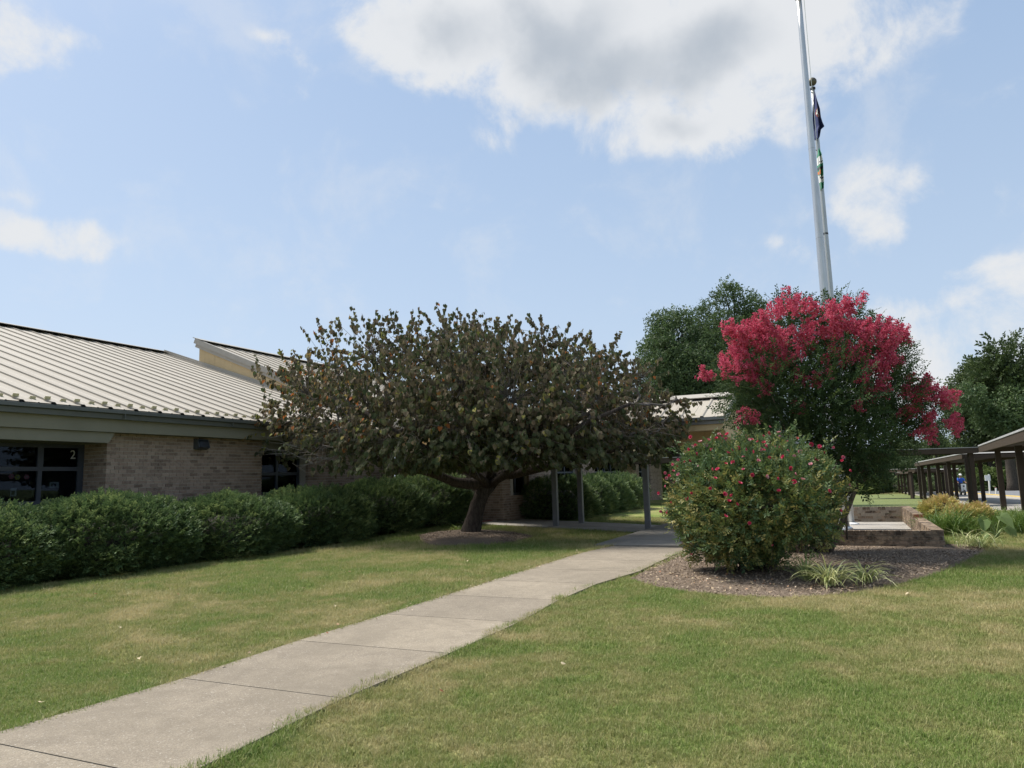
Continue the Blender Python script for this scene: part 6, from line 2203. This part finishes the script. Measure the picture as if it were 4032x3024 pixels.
# litter along the path edges and on the bed
lit_n = 300
P_ = []
for k in range(lit_n):
    if k < 80:
        y = rng.uniform(6, 17.5)
        x = XL(y) + rng.normal() * .09
        z = float(gz(x, y)) + .045
    else:
        q = bed_poly[0] + (np.array(bed_poly[5]) - bed_poly[0]) * rng.random()
        x, y = np.array([rng.uniform(1.9, 4.4), rng.uniform(9.0, 11.2)])
        if not in_poly(np.array([x]), np.array([y]), bed_poly)[0]:
            x, y = 3.0 + rng.normal() * .5, 10.2 + rng.normal() * .4
        z = float(gz(x, y)) + .07
    P_.append((x, y, z))
P_ = np.array(P_)
v_, f_, t_ = scatter(HEART[0], HEART[1], P_, rdir(lit_n) * np.array([1, 1, .3]), rdir(lit_n, 1.5), rng.uniform(.015, .034, lit_n), rng.uniform(0, 1, lit_n))
tag(np_mesh('leaf_litter', v_, f_, MT['dryleaf'], None, t_), kind='stuff')
# ---------------------------------------------------------------- lawn grass
def tuft_mesh(n, h, w, rad, seed):
    r = np.random.default_rng(seed)
    vs, fs, ts, k0 = [], [], [], 0
    for k in range(n):
        a = r.uniform(0, 2 * math.pi)
        v_, f_ = [], []
        L = h * r.uniform(.6, 1.25)
        lean, droop = r.uniform(.1, .8), r.uniform(.0, .9)
        x = z = 0.0
        for q in range(3):
            ww = w * (1 - q / 2.1) * .5
            v_ += [[-ww, x, z], [ww, x, z]]
            an = lean + droop * q
            x += L / 2 * math.sin(an)
            z += L / 2 * math.cos(an)
        f_ = [[0, 1, 3], [0, 3, 2], [2, 3, 5], [2, 5, 4]]
        R = np.array([[math.cos(a), -math.sin(a), 0], [math.sin(a), math.cos(a), 0], [0, 0, 1]])
        off = np.array([r.normal() * rad, r.normal() * rad, -.004])
        vs.append(np.array(v_) @ R.T + off)
        fs.append(np.array(f_) + k0)
        ts.append(np.full(6, r.uniform(0, 1)))
        k0 += 6
    v_, f_, t_ = np.concatenate(vs), np.concatenate(fs), np.concatenate(ts)
    me = bpy.data.meshes.new('grass_tuft')
    me.from_pydata([tuple(p) for p in v_], [], [tuple(int(i) for i in q) for q in f_])
    me.attributes.new('tint', 'FLOAT', 'POINT').data.foreach_set('value', t_.astype(np.float32))
    me.materials.append(MT['blades'])
    return me
def lawn():
    rings = [(2.6, 6.5, 1900, 1.0), (6.5, 10, 1000, 1.25), (10, 16, 520, 1.6), (16, 27, 230, 2.2)]
    XS, YS, SS = [], [], []
    for (a, b, dn, s) in rings:
        area = .5 * 1.62 * (b * b - a * a)
        n = int(area * dn)
        y = np.sqrt(rng.uniform(a * a, b * b, n))
        x = (rng.random(n) - .5) * 1.62 * y
        XS.append(x); YS.append(y); SS.append(s * np.clip(np.exp(rng.normal(0, .24, n)), .6, 2.0))
    x, y, s = map(np.concatenate, (XS, YS, SS))
    st_s, st_t = to_st(np.stack([x, y], 1))
    wav = .05 * np.sin(y * 3.1) + .035 * np.sin(y * 7.3 + 1)
    ok = ~((x > XL(y) - .0 + .02 * np.sin(y * 9)) & (x < XR(y) - .05 + wav) & (y < 18.8))
    ok &= ~in_poly(x, y, bed_poly) & ~in_poly(x, y, ring_poly)
    ok &= ~((st_s > S0 - .02) & (st_s < S1 + .02) & (st_t > -.3))
    ok &= ~((st_s > PS0 - .02) & (st_s < PS1 + .02) & (st_t > PTL - 2) & (st_t < PTR + .02))
    hd3 = np.array([hd_[1], -hd_[0]])
    hr = (np.stack([x, y], 1) - hA) @ hd3                 # distance out from the hedge front line
    along = (np.stack([x, y], 1) - hA) @ hd_
    ok &= ~((hr < -.22) & (along < 14.0))
    ok &= ~(st_t < .8)
    h2 = (np.stack([x, y], 1) - hC) @ np.array([hd2[1], -hd2[0]])
    ok &= ~((h2 < -.1) & (st_s > S1))
    ok &= ~((st_s > S1) & (st_t > 13) & (st_s < 14) & (y < 20))
    # the garden strip by the walkway
    wl_ = (np.stack([x, y], 1) - WP0[:2]) @ DWn[:2]
    ok &= ~(wl_ > -.6)
    x, y, s = x[ok], y[ok], s[ok]
    # longer grass along both path edges and round the bed
    ex, ey, es2 = [], [], []
    for (fn, sg_, n) in ((XL, -1, 3200), (XR, 1, 2600)):
        yy = 3.2 + (18 - 3.2) * rng.random(n) ** 1.5
        keep = np.ones(n, bool) if sg_ < 0 else yy < 9.3
        yy = yy[keep]
        xx = fn(yy) + sg_ * np.abs(rng.normal(0, .05, len(yy))) - (.03 if sg_ > 0 else 0) + (.05 * np.sin(yy * 3.1) + .035 * np.sin(yy * 7.3 + 1) if sg_ > 0 else 0)
        ex.append(xx); ey.append(yy); es2.append(rng.uniform(1.3, 2.3, len(yy)) * (1.0 + (yy > 9) * .25))
    hh = rng.uniform(-.5, 13.6, 1600)
    q = hA[None] + hd_[None] * hh[:, None] + hd3[None] * rng.normal(-.08, .06, 1600)[:, None]
    ex.append(q[:, 0]); ey.append(q[:, 1]); es2.append(rng.uniform(1.5, 2.6, 1600))
    x, y, s = np.concatenate([x] + ex), np.concatenate([y] + ey), np.concatenate([s] + es2)
    z = gz(x, y)
    n = len(x)
    me = bpy.data.meshes.new('lawn_grass')
    me.vertices.add(n)
    me.vertices.foreach_set('co', np.stack([x, y, z], 1).astype(np.float32).ravel())
    at_ = me.attributes.new('scl', 'FLOAT', 'POINT'); at_.data.foreach_set('value', s.astype(np.float32))
    rot = np.zeros((n, 3), np.float32); rot[:, 2] = rng.uniform(0, 6.28, n); rot[:, 0] = rng.normal(0, .12, n); rot[:, 1] = rng.normal(0, .12, n)
    at_ = me.attributes.new('rot', 'FLOAT_VECTOR', 'POINT'); at_.data.foreach_set('vector', rot.ravel())
    me.attributes.new('pick', 'INT', 'POINT').data.foreach_set('value', rng.integers(0, 3, n).astype(np.int32))
    o = bpy.data.objects.new('lawn_grass', me)
    COL.objects.link(o)
    tag(o, kind='stuff')
    me.materials.append(MT['blades'])
    gcol = bpy.data.collections.new('grass_tufts')
    for k in range(3):
        gcol.objects.link(bpy.data.objects.new('grass_tuft', tuft_mesh(15, .034, .0042, .017, 20 + k)))
    ng = bpy.data.node_groups.new('grass_scatter', 'GeometryNodeTree')
    ng.interface.new_socket('Geometry', in_out='INPUT', socket_type='NodeSocketGeometry')
    ng.interface.new_socket('Geometry', in_out='OUTPUT', socket_type='NodeSocketGeometry')
    N, L = ng.nodes, ng.links
    gi, go = N.new('NodeGroupInput'), N.new('NodeGroupOutput')
    ci = N.new('GeometryNodeCollectionInfo')
    ci.inputs['Collection'].default_value = gcol
    ci.inputs['Separate Children'].default_value = True
    ci.inputs['Reset Children'].default_value = True
    ip = N.new('GeometryNodeInstanceOnPoints')
    ip.inputs['Pick Instance'].default_value = True
    def na(nm, ty):
        q = N.new('GeometryNodeInputNamedAttribute')
        q.data_type = ty
        q.inputs['Name'].default_value = nm
        return q.outputs['Attribute']
    L.new(gi.outputs[0], ip.inputs['Points'])
    L.new(ci.outputs[0], ip.inputs['Instance'])
    L.new(na('pick', 'INT'), ip.inputs['Instance Index'])
    L.new(na('rot', 'FLOAT_VECTOR'), ip.inputs['Rotation'])
    L.new(na('scl', 'FLOAT'), ip.inputs['Scale'])
    L.new(ip.outputs[0], go.inputs[0])
    md = o.modifiers.new('scatter', 'NODES')
    md.node_group = ng
    print('grass tufts', n)
lawn()
